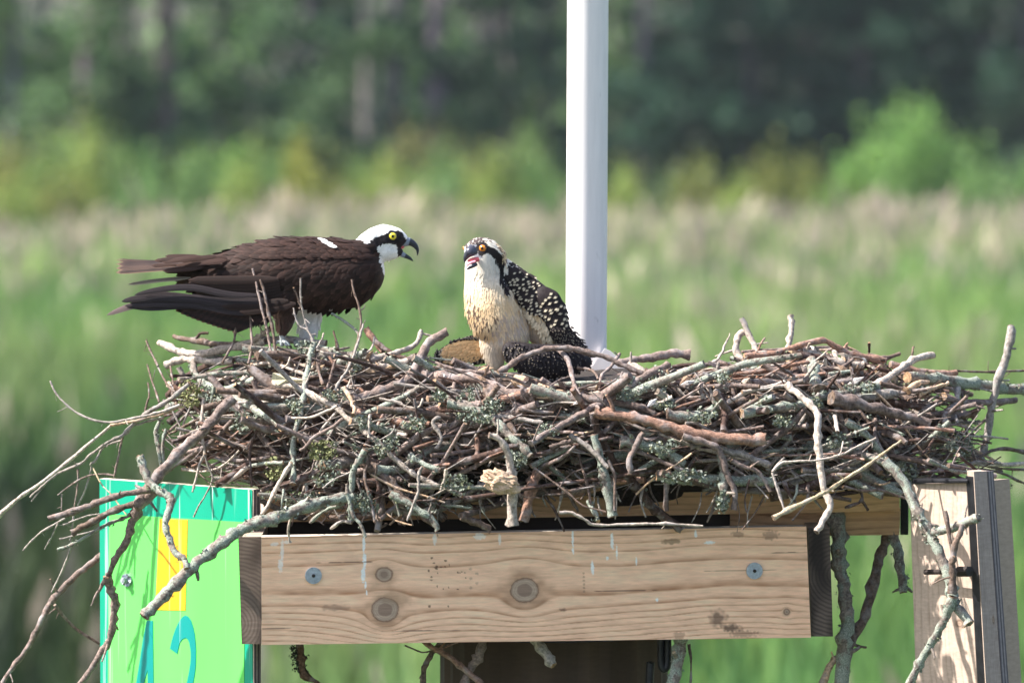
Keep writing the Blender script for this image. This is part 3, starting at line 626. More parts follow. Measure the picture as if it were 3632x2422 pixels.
def panel_xy(P, pan):
    sx, sy = to_src(P); a, b, s = PAN[pan]; return (sx - a) * s, (sy - b) * s
def feather(mb, pts, nrm, W, cfun, tone, camber=.25, na=5, tip=.62):
    """pts: centreline points base->tip, nrm: normals, W: half width, cfun(t, v, tone) colour"""
    n = len(pts); V = []; C = []; F = []
    for i in range(n):
        t = i / (n - 1); T = (pts[min(i + 1, n - 1)] - pts[max(i - 1, 0)]).normalized(); S = T.cross(nrm[i]).normalized()
        w = W * min(1, (.25 + t * 3.2)) * (math.sqrt(max(0, 1 - ((t - tip) / (1 - tip)) ** 2)) if t > tip else 1)
        if i == n - 1: w = W * .08
        for j in range(na):
            v = j / (na - 1) * 2 - 1
            V.append(pts[i] + S * v * w - nrm[i] * (camber * w * v * v)); C.append(cfun(t, v, tone))
    for i in range(n - 1):
        for j in range(na - 1):
            a = i * na + j; F.append((a, a + 1, a + 1 + na, a + na))
    mb.add(V, F, C)
class Coat:
    """lays feathers that hug a body surface"""
    def __init__(s, V, F, pan): s.bvh = BVHTree.FromPolygons(V, F); s.pan = pan; s.px = M / PAN[pan][2]
    def hit(s, x, y, side=-1):
        P = pat(s.pan, x, y, 0.0); v = ray(*ps(s.pan, x, y)).normalized()
        if side < 0: h = s.bvh.ray_cast(P - v * .8, v)
        else: h = s.bvh.ray_cast(P + v * .8, -v)
        if h[0] is None: return None
        n = h[1]
        if n.dot(v) * side < 0: n = -n
        return h[0], n
    def lay(s, mb, x, y, ang, L, W, cfun, tone, lift=.004, base=.0008, side=-1, n=8, camber=.13, na=5, tip=.62):
        h = s.hit(x, y, side)
        if h is None: return False
        dx, dy = math.cos(ang) * L, math.sin(ang) * L
        pts = []; nr = []; last = None; miss = 0
        for i in range(n):
            t = i / (n - 1); hh = s.hit(x + dx * t, y + dy * t, side)
            if hh is None or (last is not None and (hh[0] - last[0]).length > 2.5 * L * s.px / (n - 1)):
                if last is None: return False
                if len(pts) > 1: st = (pts[-1] - pts[-2])
                else: return False
                miss += 1
                if miss > n * .4: return False
                p = pts[-1] + st; nn = nr[-1]; pts.append(p); nr.append(nn); continue
            p, nn = hh; nn = (nn if last is None else (nr[-1] * .5 + nn * .5)).normalized()
            pts.append(p + nn * (base + lift * t)); nr.append(nn); last = hh
        feather(mb, pts, nr, W * s.px, cfun, tone, camber, na, tip); return True
def vary(c, a=.2):
    k = random.uniform(1 - a, 1 + a); return tuple(q * k for q in c)

# ---------------- adult
AD = .10
AO = empty('osprey', pat('Q', 1330, 880, AD), 'adult osprey with dark brown wings and open beak, standing on the left of the nest', 'bird')
body = chain('Q', [(600, 400, 70, 0, .7), (760, 425, 125, 0, .8), (900, 430, 170, 0, .85), (1060, 432, 222, 0, .85), (1250, 428, 262, 0, .85), (1450, 418, 262, 0, .85), (1600, 420, 258, 0, .85), (1700, 418, 246, 0, .85), (1772, 402, 203, 0, .9)], AD, 12)
body += chain('Q', [(1770, 300, 125, 0, .9), (1860, 245, 92, 0, .9), (1930, 200, 84, 0, .9), (1990, 166, 92, 0, .86), (2040, 166, 76, 0, .86), (2085, 172, 48, 0, .8)], AD, 8)
body += chain('Q', [(1840, 190, 62, 0, 1), (1900, 165, 76, 0, 1), (1960, 150, 82, 0, .9)], AD, 8) + chain('Q', [(1980, 240, 88, 0, .8), (2025, 255, 60, 0, .8), (2060, 262, 40, 0, .7)], AD, 8)
for off in (-.035, .035):
    lx = 0 if off < 0 else 1
    if lx: body += chain('Q', [(1440, 560, 120, off, .7), (1440, 690, 100, off, .6), (1440, 790, 75, off, .7), (1425, 850, 45, off, .8), (1415, 895, 24, off, 1), (1420, 925, 22, off, 1)], AD, 9)
    else: body += chain('Q', [(1280, 560, 120, off, .7), (1270, 680, 90, off, .6), (1275, 760, 60, off, .7), (1262, 815, 36, off, .8), (1255, 860, 20, off, 1), (1255, 905, 20, off, 1)], AD, 9)
Va, Fa = ellipsoids(body, .0026, 7)
x, y = panel_xy(Va, 'Q'); n = len(Va); Vn = np.array(Va)
cA = np.tile(np.array([.032, .019, .015]), (n, 1)) * (1 + .25 * vnoise(x / 25, y / 25, 3.))[:, None]
WH = np.array([.86, .85, .84]); BK = np.array([.016, .012, .016])
jx = x + 6 * vnoise(x / 9, y / 9, 1.); jy = y + 6 * vnoise(x / 9, y / 9, 2.)
crown = [(1700, 182), (1780, 120), (1850, 60), (1940, 30), (2080, 40), (2150, 120), (2130, 172), (2108, 168), (2092, 128), (2060, 112), (2012, 112), (1985, 136), (1950, 150), (1915, 158), (1885, 205), (1850, 206), (1810, 182), (1765, 178)]
cheek = [(1912, 222), (1955, 200), (1972, 190), (1970, 165), (1985, 170), (1998, 196), (2035, 205), (2052, 215), (2058, 262), (2085, 300), (2120, 420), (1960, 420), (1940, 290), (1905, 270)]
mask = [(1820, 215), (1860, 205), (1890, 172), (1950, 152), (1984, 132), (2012, 112), (2060, 112), (2094, 130), (2112, 172), (2140, 230), (2060, 300), (2052, 215), (1998, 200), (1960, 205), (1915, 228), (1905, 280), (1850, 260)]
brown_wing = [(1700, 150), (1765, 172), (1850, 210), (1912, 240), (1905, 268), (1950, 290), (1990, 345), (1990, 480), (1800, 680), (1300, 720)]
hd = x > 1740
m = hd & inpoly(jx, jy, crown); cA[m] = WH
m = hd & inpoly(jx, jy, cheek); cA[m] = WH * .97
m = hd & inpoly(jx, jy, mask); cA[m] = BK
for ex, ey, rr, cc in ((2095, 118, 14, WH),):
    pass
tm = (y > 655) & (x > 1330) & (x < 1620) & (Vn[:, 1] > AD - .02); cA[tm] = WH * .95
tm = (y > 640) & (x < 1345) & (x > 1170); cA[tm] = np.array([.075, .048, .04])
under = (x > 1960) & (y > 330) & (y < 420); cA[under] = WH * .93
fm = (y > 845); cA[fm] = np.array([.42, .45, .46])
ob = MB(); ob.add(Va, Fa, np.hstack([cA, np.ones((n, 1))]).tolist()); ob.build('body', FEATH, AO)
coatA = Coat(Va, Fa, 'Q')
def brownf(t, v, tone):
    e = abs(v); base = (.024 * tone, .0122 * tone, .0095 * tone)
    k = 1.0 + (.4 if e > .7 else 0) + (.9 if t > .9 and e < .8 else 0) + (.35 if e < .2 else 0) + .1 * math.sin(t * 40 + v * 9)
    return (base[0] * k, base[1] * k * (1.02 if k > 1.4 else 1), base[2] * k)
def tertf(t, v, tone):
    e = abs(v); k = .9 + (1.3 if e > .8 else 0) + (1.0 if t > .93 else 0) + (.5 if e < .15 else 0) + .12 * math.sin(t * 90 + e * 12); return (.024 * tone * k, .0125 * tone * k, .0098 * tone * k)
def blackf(t, v, tone):
    e = abs(v); k = 1 + (.7 if v > .7 else 0) + (1.2 if e < .12 else 0) + .5 * max(0, math.sin(t * 60 + e * 14)) * (e > .2); return (.019 * tone * k, .014 * tone * k, .016 * tone * k)
def greyf(t, v, tone):
    k = 1 + (.3 if abs(v) > .7 else 0); g = min(1, max(0, (t - .55) * 3)); return tuple((a * (1 - g) + b * g) * tone * k for a, b in zip((.022, .018, .023), (.13, .095, .09)))
def tailf(t, v, tone):
    e = abs(v); k = .9 if int(t * 9) % 2 else 1.25
    if t > .95: return (.16, .10, .07)
    if e > .86: return (.20 * tone, .12 * tone, .08 * tone)
    return (.030 * k * tone, .018 * k * tone, .014 * k * tone)
def whitef(t, v, tone): return (.84 * tone, .83 * tone, .82 * tone)
def wing_angle(x, y):
    """flow of the feathers, panel angle (y down), pointing to the tail"""
    f = min(1, max(0, (x - 700) / 1200)); g = min(1, max(0, (y - 180) / 420))
    return math.pi - (.06 + .18 * (1 - f) * g + f * g * .95 + .12 * g)
for side, nm in ((-1, 'wing'), (1, 'wing')):
    wg = MB()
    # long primaries and secondaries under the coverts
    dn = AD + side * .072; dz = Vector((0, side, 0))
    def free(pts, W, cf, tone=1, dd=None, sl=0.0, nn=10, camber=.1, tip=.5):
        d0 = dn if dd is None else dd
        P = [pat('Q', px_, py_, d0 + (q[2] if len(q) > 2 else 0) * -side) for q in pts for px_, py_ in [q[:2]]]
        P, _ = resample(P, [1] * len(P), 4); nr = Vector((0, side, .25 + sl)).normalized()
        feather(wg, P, [nr] * len(P), W * coatA.px, cf, tone, camber, 9, tip)
    for q in range(5):
        free([(1160, 590 + q * 16), (900, 600 + q * 16, .001), (620, 580 + q * 13, .001 + q * .0006), (420 - 20 * q, 560 + q * 22, .001 + q * .0006), (300 - 34 * q, 570 + q * 16, q * .0008)], 26, blackf, 1.0 + .25 * (q % 3), tip=.6)
    prim = [((1150, 600), (900, 625), (600, 585), (300, 580), (140, 606), 30, blackf, .9, 0), ((1150, 630), (900, 655), (560, 600), (260, 625), (38, 700), 30, greyf, 1, .004), ((1200, 650), (960, 680), (640, 625), (360, 625), (205, 640), 26, blackf, 1.1, .001),
            ((1150, 560), (900, 560), (640, 510), (420, 520), (230, 560), 24, blackf, .8, -.004)]
    for p in prim: free([q + (p[8],) for q in p[:5]], p[5], p[6], p[7])
    for i in range(13):       # hanging secondaries, dark, barred and rusty at the tip
        f = i / 12; bx, by = 620 + 520 * f, 580 + 60 * f; tx, ty = 480 + 430 * f, 645 + 175 * f ** .75
        def cf(t, v, tone): return (.16, .07, .05) if t > .88 else ((.012, .008, .009) if int(t * 8 + 2) % 2 else (.035, .018, .018))
        free([(bx + 150, by - 30, -.008), ((bx + tx) / 2 + 60, (by + ty) / 2 - 10, -.008), (tx, ty, -.006 + .0006 * i)], 34, cf, dd=AD + side * .05)
    # greater coverts / tertials: big rounded feathers at the rear
    gc = []; gi = 0
    for q in range(9):
        f = q / 8; gc.append(((1230 + 30 * f, 450 + 150 * f), (960 + 60 * f, 455 + 165 * f), (600 + 130 * f * f, 458 + 140 * f), 36, .6 + .35 * (1 - f)))
    gc.reverse()
    gc += [((1300, 600), (1120, 628), (830, 636), 40, .8), ((1350, 620), (1180, 650), (960, 676), 40, .68)]
    for (a, b, c_, W, tn) in gc:
        gi += 1; free([a, b, c_], W * .8, tertf, tn * random.uniform(.75, 1.25), dd=AD + side * (.064 + .0009 * gi), tip=.78, camber=.16)
    xs = np.arange(1925, 690, -36)
    rows = []
    for yy in np.arange(610, 150, -30):
        for xx in xs: rows.append((xx + random.uniform(-12, 12) + (15 if int(yy / 30) % 2 else 0), yy + random.uniform(-9, 9)))
    rows.sort(key=lambda q: q[0] + .5 * (700 - q[1]) * 0)          # rear first, front feathers overlap them
    for (fx, fy) in rows:
        f = min(1, max(0, (fx - 700) / 1250)); L = 175 - 100 * f; W = 30 - 11 * f
        if fx > 1880: L, W = 48, 16
        if fx < 800 and fy > 560: continue
        if (fx > 1700 and fy < 290) and (fx - 1700) * .6 > (fy - 150) * 2: continue
        a = wing_angle(fx, fy) + random.gauss(0, .05)
        coatA.lay(wg, fx, fy, a, L * random.uniform(.85, 1.15), W, brownf, random.choice((.5, .7, .9, 1.1, 1.5)), lift=.0020 + .002 * (1 - f), side=side, n=6)
    # shoulder line: narrow fold and white mark
    if side < 0:
        for k in range(16):
            coatA.lay(wg, 1503 + k * 5.5, 184 + k * 3 + random.uniform(-6, 6), .45, 56, 11, whitef, random.uniform(.93, 1.05), lift=.004, base=.0058, side=side, n=6)
    wg.build(nm, FEATH, AO)
# back feathers (scapulars) over the wing tops, then tail
sc = MB()
for yy in np.arange(290, 130, -24):
    for xx in np.arange(1880, 560, -34):
        f = (xx - 560) / 1320; a = math.pi - .08 - .05 * f + random.gauss(0, .05) + (-.18 if xx < 1050 else 0)
        if xx > 1740 and yy < 180 + (xx - 1740) * .5: continue
        for sd in (-1, 1): coatA.lay(sc, xx + random.uniform(-10, 10), yy + random.uniform(-8, 8), a, random.uniform(95, 135) * (1.15 - .45 * f), 22, brownf, random.uniform(.85, 1.55), lift=.005, base=.0022, side=sd, n=6)
sc.build('back_feathers', FEATH, AO)
tl = MB()
for i in range(11):
    f = i / 10; dd = AD - .045 + .09 * f; y0 = 330 + 22 * abs(f - .5) * 2; y1 = 318 + (1 - f) * 86 - 10 * f
    P = [pat('Q', 760, 330 + 30 * (1 - f), dd * .5 + AD * .5), pat('Q', 520, 322 + 50 * (1 - f), dd), pat('Q', 300, 318 + 70 * (1 - f), dd - .003), pat('Q', 100 + 14 * (i % 3), y1, dd - .004)]
    P, _ = resample(P, [1] * 4, 4); feather(tl, P, [Vector((0, -.45 + .9 * f * .4, .9)).normalized()] * len(P), 27 * coatA.px, tailf, random.uniform(.8, 1.2), .15, 7, .85)
for i in range(16):          # upper tail coverts / tertials bundled above the tail
    f = i / 15; x0 = random.uniform(620, 900); y0 = random.uniform(285, 400); L = random.uniform(180, 300); a = math.pi - random.uniform(-.05, .16)
    dd = AD - .03 - .03 * f; P = [pat('Q', x0, y0, dd), pat('Q', x0 + math.cos(a) * L * .5, y0 + math.sin(a) * L * .5, dd - .003), pat('Q', x0 + math.cos(a) * L, y0 + math.sin(a) * L, dd - .002)]
    P, _ = resample(P, [1] * 3, 4); feather(tl, P, [Vector((0, -.9, .45)).normalized()] * len(P), 20 * coatA.px, brownf, random.uniform(.9, 1.9), .12, 7, .5)
P, _ = resample([pat('Q', 620, 440, AD - .04), pat('Q', 400, 458, AD - .045), pat('Q', 182, 488, AD - .045)], [1] * 3, 4); feather(tl, P, [Vector((0, -.8, .6))] * len(P), 17 * coatA.px, lambda t, v, k: (.16, .13, .10) if abs(v) < .6 else (.3, .24, .17), 1, .2, 7, .6)
tl.build('tail', FEATH, AO)
# white plumes on head, cheek, thighs
for (x0, x1, y0, y1, cond, ang, L) in ((1765, 2100, 60, 210, crown, math.pi - .55, 26), (1905, 2085, 200, 350, cheek, math.pi * .75, 26)):
    wp = MB()
    for k in range(170):
        fx, fy = random.uniform(x0, x1), random.uniform(y0, y1)
        if not inpoly(np.array([fx]), np.array([fy]), cond)[0]: continue
        ex = fx + math.cos(ang) * L; ey = fy + math.sin(ang) * L
        if inpoly(np.array([ex]), np.array([ey]), mask)[0]: continue
        coatA.lay(wp, fx, fy, ang + random.gauss(0, .15), L, 7, whitef, random.uniform(.88, 1.05), lift=.0009, base=.0002, n=4, na=3)
    wp.build('head_feathers', FEATH, AO)
mf = MB()
for k in range(520):
    fx, fy = random.uniform(1830, 2100), random.uniform(115, 275)
    if inpoly(np.array([fx]), np.array([fy]), mask)[0] and math.hypot(fx - 2025, fy - 153) > 40 and not (fx > 2040 and fy > 190):
        for sd in (-1, 1): coatA.lay(mf, fx, fy, math.pi - .5 + random.gauss(0, .3), random.uniform(12, 24), 5, lambda t, v, k: (.014 * k, .011 * k, .013 * k), random.uniform(.6, 1.8), lift=.0012, base=.0003, side=sd, n=4, na=3)
mf.build('mask_feathers', FEATH, AO)
wp = MB()
for k in range(150):
    fx, fy = random.uniform(1345, 1570), random.uniform(690, 850)
    coatA.lay(wp, fx, fy, math.pi / 2 + .2 + random.gauss(0, .15), 55, 10, whitef, random.uniform(.86, 1.05), lift=.003, n=5, na=3)
wp.build('leg_feathers', FEATH, AO); wp = MB()
for k in range(60): coatA.lay(wp, random.uniform(1190, 1340), random.uniform(620, 790), math.pi / 2 + random.gauss(0, .15), 60, 12, brownf, random.uniform(1.0, 1.6), lift=.003, n=5, na=3)
wp.build('leg_feathers', FEATH, AO)
for side in (-1, 1):       # vent patch showing white under the wing
    pass
vt = MB()
for k in range(26):
    fx, fy = random.uniform(960, 1090), random.uniform(690, 735); P = [pat('Q', fx, fy, AD - .02), pat('Q', fx - 12, fy + 20, AD - .02), pat('Q', fx - 26, fy + 42, AD - .02)]
    feather(vt, P, [Vector((0, -1, .1))] * 3, 12 * coatA.px, lambda t, v, k: (.75, .66, .56), 1, .2, 3)
for k in range(14):
    fx = 900 + k * 20; P = [pat('Q', fx, 660, AD - .01 + .002 * k), pat('Q', fx - 10, 740, AD - .01), pat('Q', fx - 30, 800 - abs(k - 7) * 4, AD - .01)]
    feather(vt, P, [Vector((0, -1, .1))] * 3, 22 * coatA.px, blackf, 1.6, .2, 5)
vt.build('vent_feathers', FEATH, AO)
# beak
def beak(pan, dd, up, lo, cere, dark, gape=None, parent=None, side_w=.62, flat_n=None):
    s = M / PAN[pan][2]; b = MB()
    def horn(pts, colf):
        P = [pat(pan, p[0], p[1], dd + (p[3] if len(p) > 3 else 0)) for p in pts]; Q = [p[2] * s for p in pts]
        P, Q = resample(P, Q, 5); n = len(P); sd = 12; V = []; C = []; F = []
        for i in range(n):
            T = (P[min(i + 1, n - 1)] - P[max(i - 1, 0)]).normalized(); U = Vector((0, 1, 0)); U = (U - T * T.dot(U)).normalized(); W = T.cross(U)
            for j in range(sd):
                a = 2 * math.pi * j / sd; V.append(P[i] + U * math.cos(a) * Q[i] * side_w + W * math.sin(a) * Q[i]); C.append((*colf(i / (n - 1)), 1))
        for i in range(n - 1):
            for j in range(sd): F.append((i * sd + j, i * sd + (j + 1) % sd, (i + 1) * sd + (j + 1) % sd, (i + 1) * sd + j))
        F += [tuple(range(sd)), tuple(range((n - 1) * sd, n * sd))]; b.add(V, F, C)
    horn(up, lambda t: cere if t < .3 else dark); horn(lo, lambda t: cere if t < .42 else dark)
    o = b.build('beak', FLESH, parent)
    if gape:
        g = MB(); P = [pat(pan, p[0], p[1], dd + (p[3] if len(p) > 3 else 0)) for p in gape]; tube(g, P, [p[2] * s for p in gape], (.55, .10, .12), 8, 3, rough=.02, end=(.5, .1, .12)); g.build('mouth_lining', FLESH, o)
    return o
beak('Q', AD, [(2082, 186, 42), (2118, 190, 34), (2150, 196, 26), (2180, 218, 19), (2196, 245, 12), (2198, 268, 7), (2194, 288, 1.5)], [(2058, 258, 24), (2092, 280, 20), (2118, 293, 15), (2145, 308, 11), (2166, 325, 3)],
     (.20, .23, .29), (.018, .02, .03), [(2052, 240, 15), (2075, 234, 15), (2100, 222, 12)], AO)
def eye(pan, x, y, dd, r, look, iris, parent, rim=(.01, .008, .01)):
    s = M / PAN[pan][2]; rr = r * s; c = pat(pan, x, y, dd); look = Vector(look).normalized(); bm0 = bmesh.new(); bmesh.ops.create_uvsphere(bm0, u_segments=32, v_segments=24, radius=1)
    V = []; C = []
    for v in bm0.verts:
        d = v.co.copy(); V.append(c + d * rr); an = math.degrees(d.angle(look))
        C.append((.005, .005, .006, 1) if an < 20 else ((*tuple(q * (1.0 if an < 42 else .7) for q in iris), 1) if an < 50 else (*rim, 1)))
    m_ = MB(); m_.add(V, [tuple(v.index for v in f.verts) for f in bm0.faces], C); bm0.free(); return m_.build('eye', EYEM, parent)
for sd in (-1, 1): 
    h = coatA.hit(2025, 153, sd); dd = h[0].y - sd * .0042 if h else AD + sd * .02
    eye('Q', 2025, 153, dd, 33, (0.05, sd, .02), (.75, .62, .05), AO)
# feet gripping the sticks
def foot(pan, x, y, dd, parent, L=55):
    f = MB(); s = M / PAN[pan][2]; c = pat(pan, x, y, dd)
    for k, (ax_, ay) in enumerate(((1, -.5), (1, .15), (.75, -1.0), (-.9, .2))):
        d = Vector((ax_, ay, 0)).normalized() * L * s; p = [c + Vector((0, 0, .004)), c + d * .5 + Vector((0, 0, .006)), c + d + Vector((0, 0, -.002))]
        tube(f, p, [9 * s * 1.4, 8 * s * 1.3, 7 * s], (.45, .48, .47), 7, 3, rough=.08); t = p[-1]
        tube(f, [t, t + d * .22 + Vector((0, 0, -.003)), t + d * .3 + Vector((0, 0, -.013))], [6 * s, 4 * s, 1 * s], (.02, .02, .02), 6, 3, rough=.02)
    f.build('foot', FLESH, parent)
foot('Q', 1255, 905, AD - .035, AO); foot('Q', 1420, 925, AD + .035, AO)

# ---------------- young bird
JD = .10
JO = empty('osprey', pat('J', 640, 1320, JD), 'young speckled osprey with buff breast and drooping wings, calling beside the white pole', 'bird')
jb = chain('J', [(505, 285, 132, 0, .8), (560, 285, 128, 0, .8), (630, 310, 100, 0, .85), (690, 320, 62, .01, .8)], JD, 9)
jb += chain('J', [(450, 270, 84, -.006, .9), (470, 300, 96, -.006, .8)], JD, 9)
jb += chain('J', [(530, 340, 150, 0, .85), (532, 450, 160, 0, .85), (540, 560, 170, 0, .85), (578, 680, 216, 0, .85), (610, 790, 240, 0, .85), (650, 880, 240, 0, .85), (720, 960, 215, 0, .85), (760, 1030, 200, 0, .85)], JD, 12)
jb += chain('J', [(700, 980, 200, 0, .7), (660, 1090, 160, 0, .7), (648, 1190, 110, 0, .7), (650, 1300, 60, 0, .8)], JD, 12)
jb += chain('J', [(690, 430, 110, .02, .8), (800, 520, 125, .025, .8), (900, 610, 140, .03, .8), (1000, 720, 165, .03, .8), (1040, 860, 190, .03, .7), (1090, 980, 175, .03, .7)], JD, 14)
Vj, Fj = ellipsoids(jb, .0022, 6)
jw = chain('J', [(1080, 690, 100, .01, .7), (1130, 730, 115, .01, .6), (1170, 820, 120, .01, .6), (1205, 930, 110, .01, .6), (1240, 1010, 95, .015, .6), (1330, 1110, 92, .02, .6), (1420, 1210, 80, .02, .6), (1480, 1280, 40, .02, .6)], JD, 12)
jw2 = chain('J', [(790, 1170, 84, -.06, .8), (860, 1215, 125, -.06, .7), (980, 1260, 152, -.055, .7), (1120, 1270, 160, -.045, .7), (1250, 1260, 150, -.03, .7), (1360, 1260, 110, -.02, .7), (1440, 1280, 70, -.01, .6)], JD, 12)
jw3 = chain('J', [(560, 1150, 140, .02, .35), (440, 1172, 142, .025, .3), (320, 1195, 125, .03, .28), (215, 1218, 92, .03, .28), (150, 1230, 58, .03, .28)], JD, 12)
DK = np.array([.018, .013, .014]); CR = np.array([.78, .59, .37]); CW = np.array([.72, .66, .58])
def jcolor(x, y):
    n = len(x); jx = x + 9 * vnoise(x / 14, y / 14, 4.); jy = y + 9 * vnoise(x / 14, y / 14, 6.)
    g = np.clip((y - 380) / 350, 0, 1)[:, None]; c = CW * (1 - g) + CR * g
    k = vnoise(x / 70, y / 70, 8.)[:, None]; c = c * (1 + .1 * k)
    tan = np.clip(.5 + 1.6 * vnoise(x / 80, y / 95, 12.), 0, 1) * np.clip((y - 560) / 200, 0, 1); c = c * (1 - .45 * tan[:, None]) + np.array([.62, .36, .16]) * .45 * tan[:, None]
    streak = (inpoly(jx, jy, [(400, 660), (560, 740), (660, 860), (640, 980), (560, 1010), (430, 930), (380, 800)])) & (vnoise(x / 12, y / 34, 15.) > .12); c[streak] = np.array([.16, .11, .08])
    flank = inpoly(jx, jy, [(700, 800), (900, 820), (1080, 900), (1110, 1080), (700, 1090), (600, 1010)]); fl = (flank * (.5 + 1.3 * vnoise(x / 22, y / 30, 17.)))[:, None].clip(0, .9); c = c * (1 - fl) + np.array([.46, .36, .30]) * fl
    up = (y > 1040) & (x < 720); c[up] = c[up] * .5 + CW * .5
    back = inpoly(jx, jy, [(755, 380), (1100, 380), (1400, 900), (1300, 1100), (1160, 1010), (1080, 850), (960, 790), (850, 740), (800, 640), (735, 620), (690, 560), (700, 470), (760, 440)]); c[back] = DK
    sp = back & (vnoise(x / 16, y / 16, 19.) > .28); c[sp] = CW * .85
    ey = inpoly(jx, jy, [(468, 205), (530, 185), (560, 200), (598, 240), (640, 250), (690, 300), (722, 370), (735, 470), (720, 560), (690, 560), (690, 430), (650, 360), (600, 310), (575, 300), (520, 335), (475, 270)]); c[ey] = DK
    brow = inpoly(jx, jy, [(560, 170), (620, 180), (700, 250), (760, 330), (745, 350), (690, 300), (640, 252), (600, 235), (565, 205)]); c[brow] = CW
    nape = inpoly(jx, jy, [(640, 200), (700, 240), (765, 320), (740, 420), (720, 370), (700, 300)]); nn = nape & (vnoise(x / 14, y / 22, 23.) > .1); c[nape] = CR; c[nn] = np.array([.22, .14, .10])
    cap = inpoly(jx, jy, [(345, 230), (380, 170), (440, 130), (540, 130), (640, 165), (600, 200), (540, 190), (470, 210), (440, 230), (395, 260)]); st = cap & (vnoise(x / 9 + y / 18, y / 40, 25.) > -.12); c[cap] = CW * .8; c[st] = np.array([.07, .05, .05])
    lore = inpoly(jx, jy, [(430, 240), (475, 215), (478, 280), (520, 330), (560, 330), (520, 350), (430, 330)]); c[lore] = np.array([.30, .30, .34])
    return c
def jpaint(V):
    x, y = panel_xy(V, 'J'); return np.hstack([jcolor(x, y), np.ones((len(x), 1))])
mb = MB(); mb.add(Vj, Fj, jpaint(Vj).tolist()); mb.build('body', FEATH, JO)
coatJ = Coat(Vj, Fj, 'J')
def spotf(t, v, tone):
    if t > .78 and abs(v) < .04 + (t - .78) * 4.2: return (.66 * tone, .57 * tone, .42 * tone)
    k = 1 + (.5 if abs(v) > .8 else 0); return (.020 * k, .014 * k, .015 * k)
def creamf(c): return lambda t, v, tone: tuple(q * tone for q in c)
dw = MB(); random.seed(11)
pts = []
for yy in np.arange(1270, 160, -17):
    for xx in np.arange(365, 1150, 22): pts.append((xx + random.uniform(-9, 9), yy + random.uniform(-8, 8)))
px_ = np.array([p[0] for p in pts]); py_ = np.array([p[1] for p in pts]); pc_ = jcolor(px_, py_)
for (fx, fy), c in zip(pts, pc_):
    if 350 < fx < 600 and 215 < fy < 445: continue           # face stays clean
    if c.sum() < .12 and fx > 740: continue
    L = 30 if fy < 330 else (50 if fy < 600 else 74); W = 5 if fy < 330 else 8
    a = math.pi / 2 + random.gauss(0, .12) + (-.25 if fx > 640 and fy > 700 else 0)
    if fy < 330: a = .55 + random.gauss(0, .1)
    coatJ.lay(dw, fx, fy, a, L * random.uniform(.8, 1.25), W, creamf(tuple(c)), random.uniform(.9, 1.06), lift=.0011 if fy > 330 else .0007, base=.0003, n=5, na=3)
dw.build('breast_feathers', FEATH, JO)
bk = MB()
bp = [(755, 400), (1010, 480), (1100, 560), (1280, 700), (1300, 1000), (1160, 1010), (1080, 850), (960, 790), (850, 740), (790, 650), (720, 610), (745, 480)]
rows = [(xx + random.uniform(-8, 8), yy + random.uniform(-7, 7)) for yy in np.arange(1000, 380, -32) for xx in np.arange(700, 1300, 40)]
rows.sort(key=lambda q: -(q[0] + q[1]))
for (fx, fy) in rows:
    if inpoly(np.array([fx]), np.array([fy]), bp)[0]: coatJ.lay(bk, fx, fy, 1.0 + random.gauss(0, .15), random.uniform(66, 92), 26, spotf, random.uniform(.7, 1.05), lift=.005, base=.001, n=13, na=11, tip=.84)
bk.build('back_feathers', FEATH, JO)
def wing(prims, cells, name, colr, ang, L, W, voxel=.0024, cf=spotf, skip=None, label=None, jit=.12, lift=.004):
    V, F = ellipsoids(prims, voxel, 5); m_ = MB(); m_.add(V, F, colr(V)); ct = Coat(V, F, 'J')
    cells.sort(key=lambda q: -(q[0] * math.cos(ang) + q[1] * math.sin(ang)))
    for (fx, fy) in cells:
        if skip and skip(fx, fy): continue
        ct.lay(m_, fx, fy, ang + random.gauss(0, jit), L * random.uniform(.85, 1.15), W, cf, random.uniform(.7, 1.05), lift=lift, base=.0006, n=13 if W > 25 else 8, na=11 if W > 25 else 5, tip=.84 if W > 25 else .7)
    o = m_.build(name, FEATH, JO); 
    if label: tag(o, label)
    return ct
dk = lambda V: np.tile([.02, .015, .016, 1], (len(V), 1)).tolist()
cell = lambda x0, x1, y0, y1, sx, sy: [(a + random.uniform(-.3, .3) * sx, b + random.uniform(-.3, .3) * sy) for b in np.arange(y0, y1, sy) for a in np.arange(x0, x1, sx)]
wing(jw, cell(950, 1340, 545, 1010, 50, 46), 'wing', dk, 1.05, 96, 32, label='dark folded upper wing with rows of white feather tips')
ctw = Coat(*ellipsoids(jw, .0026, 4), 'J'); w3 = MB()
for (fx, fy) in sorted(cell(1150, 1500, 960, 1300, 22, 22), key=lambda q: -(q[0] + q[1])): ctw.lay(w3, fx, fy, .9 + random.gauss(0, .15), 38, 10, spotf, random.uniform(.55, .85), lift=.004, base=.004, n=8)
w3.build('wing_coverts', FEATH, JO)
wing(jw2, cell(700, 1480, 1090, 1420, 30, 27), 'wing', dk, 1.25, 42, 13, cf=lambda t, v, k: (.62 * k, .52 * k, .38 * k) if (t > .86 and abs(v) < .6 and k > .82) else (.018, .014, .016), label='near wing drooping in front, black with small pale spots', jit=.3)
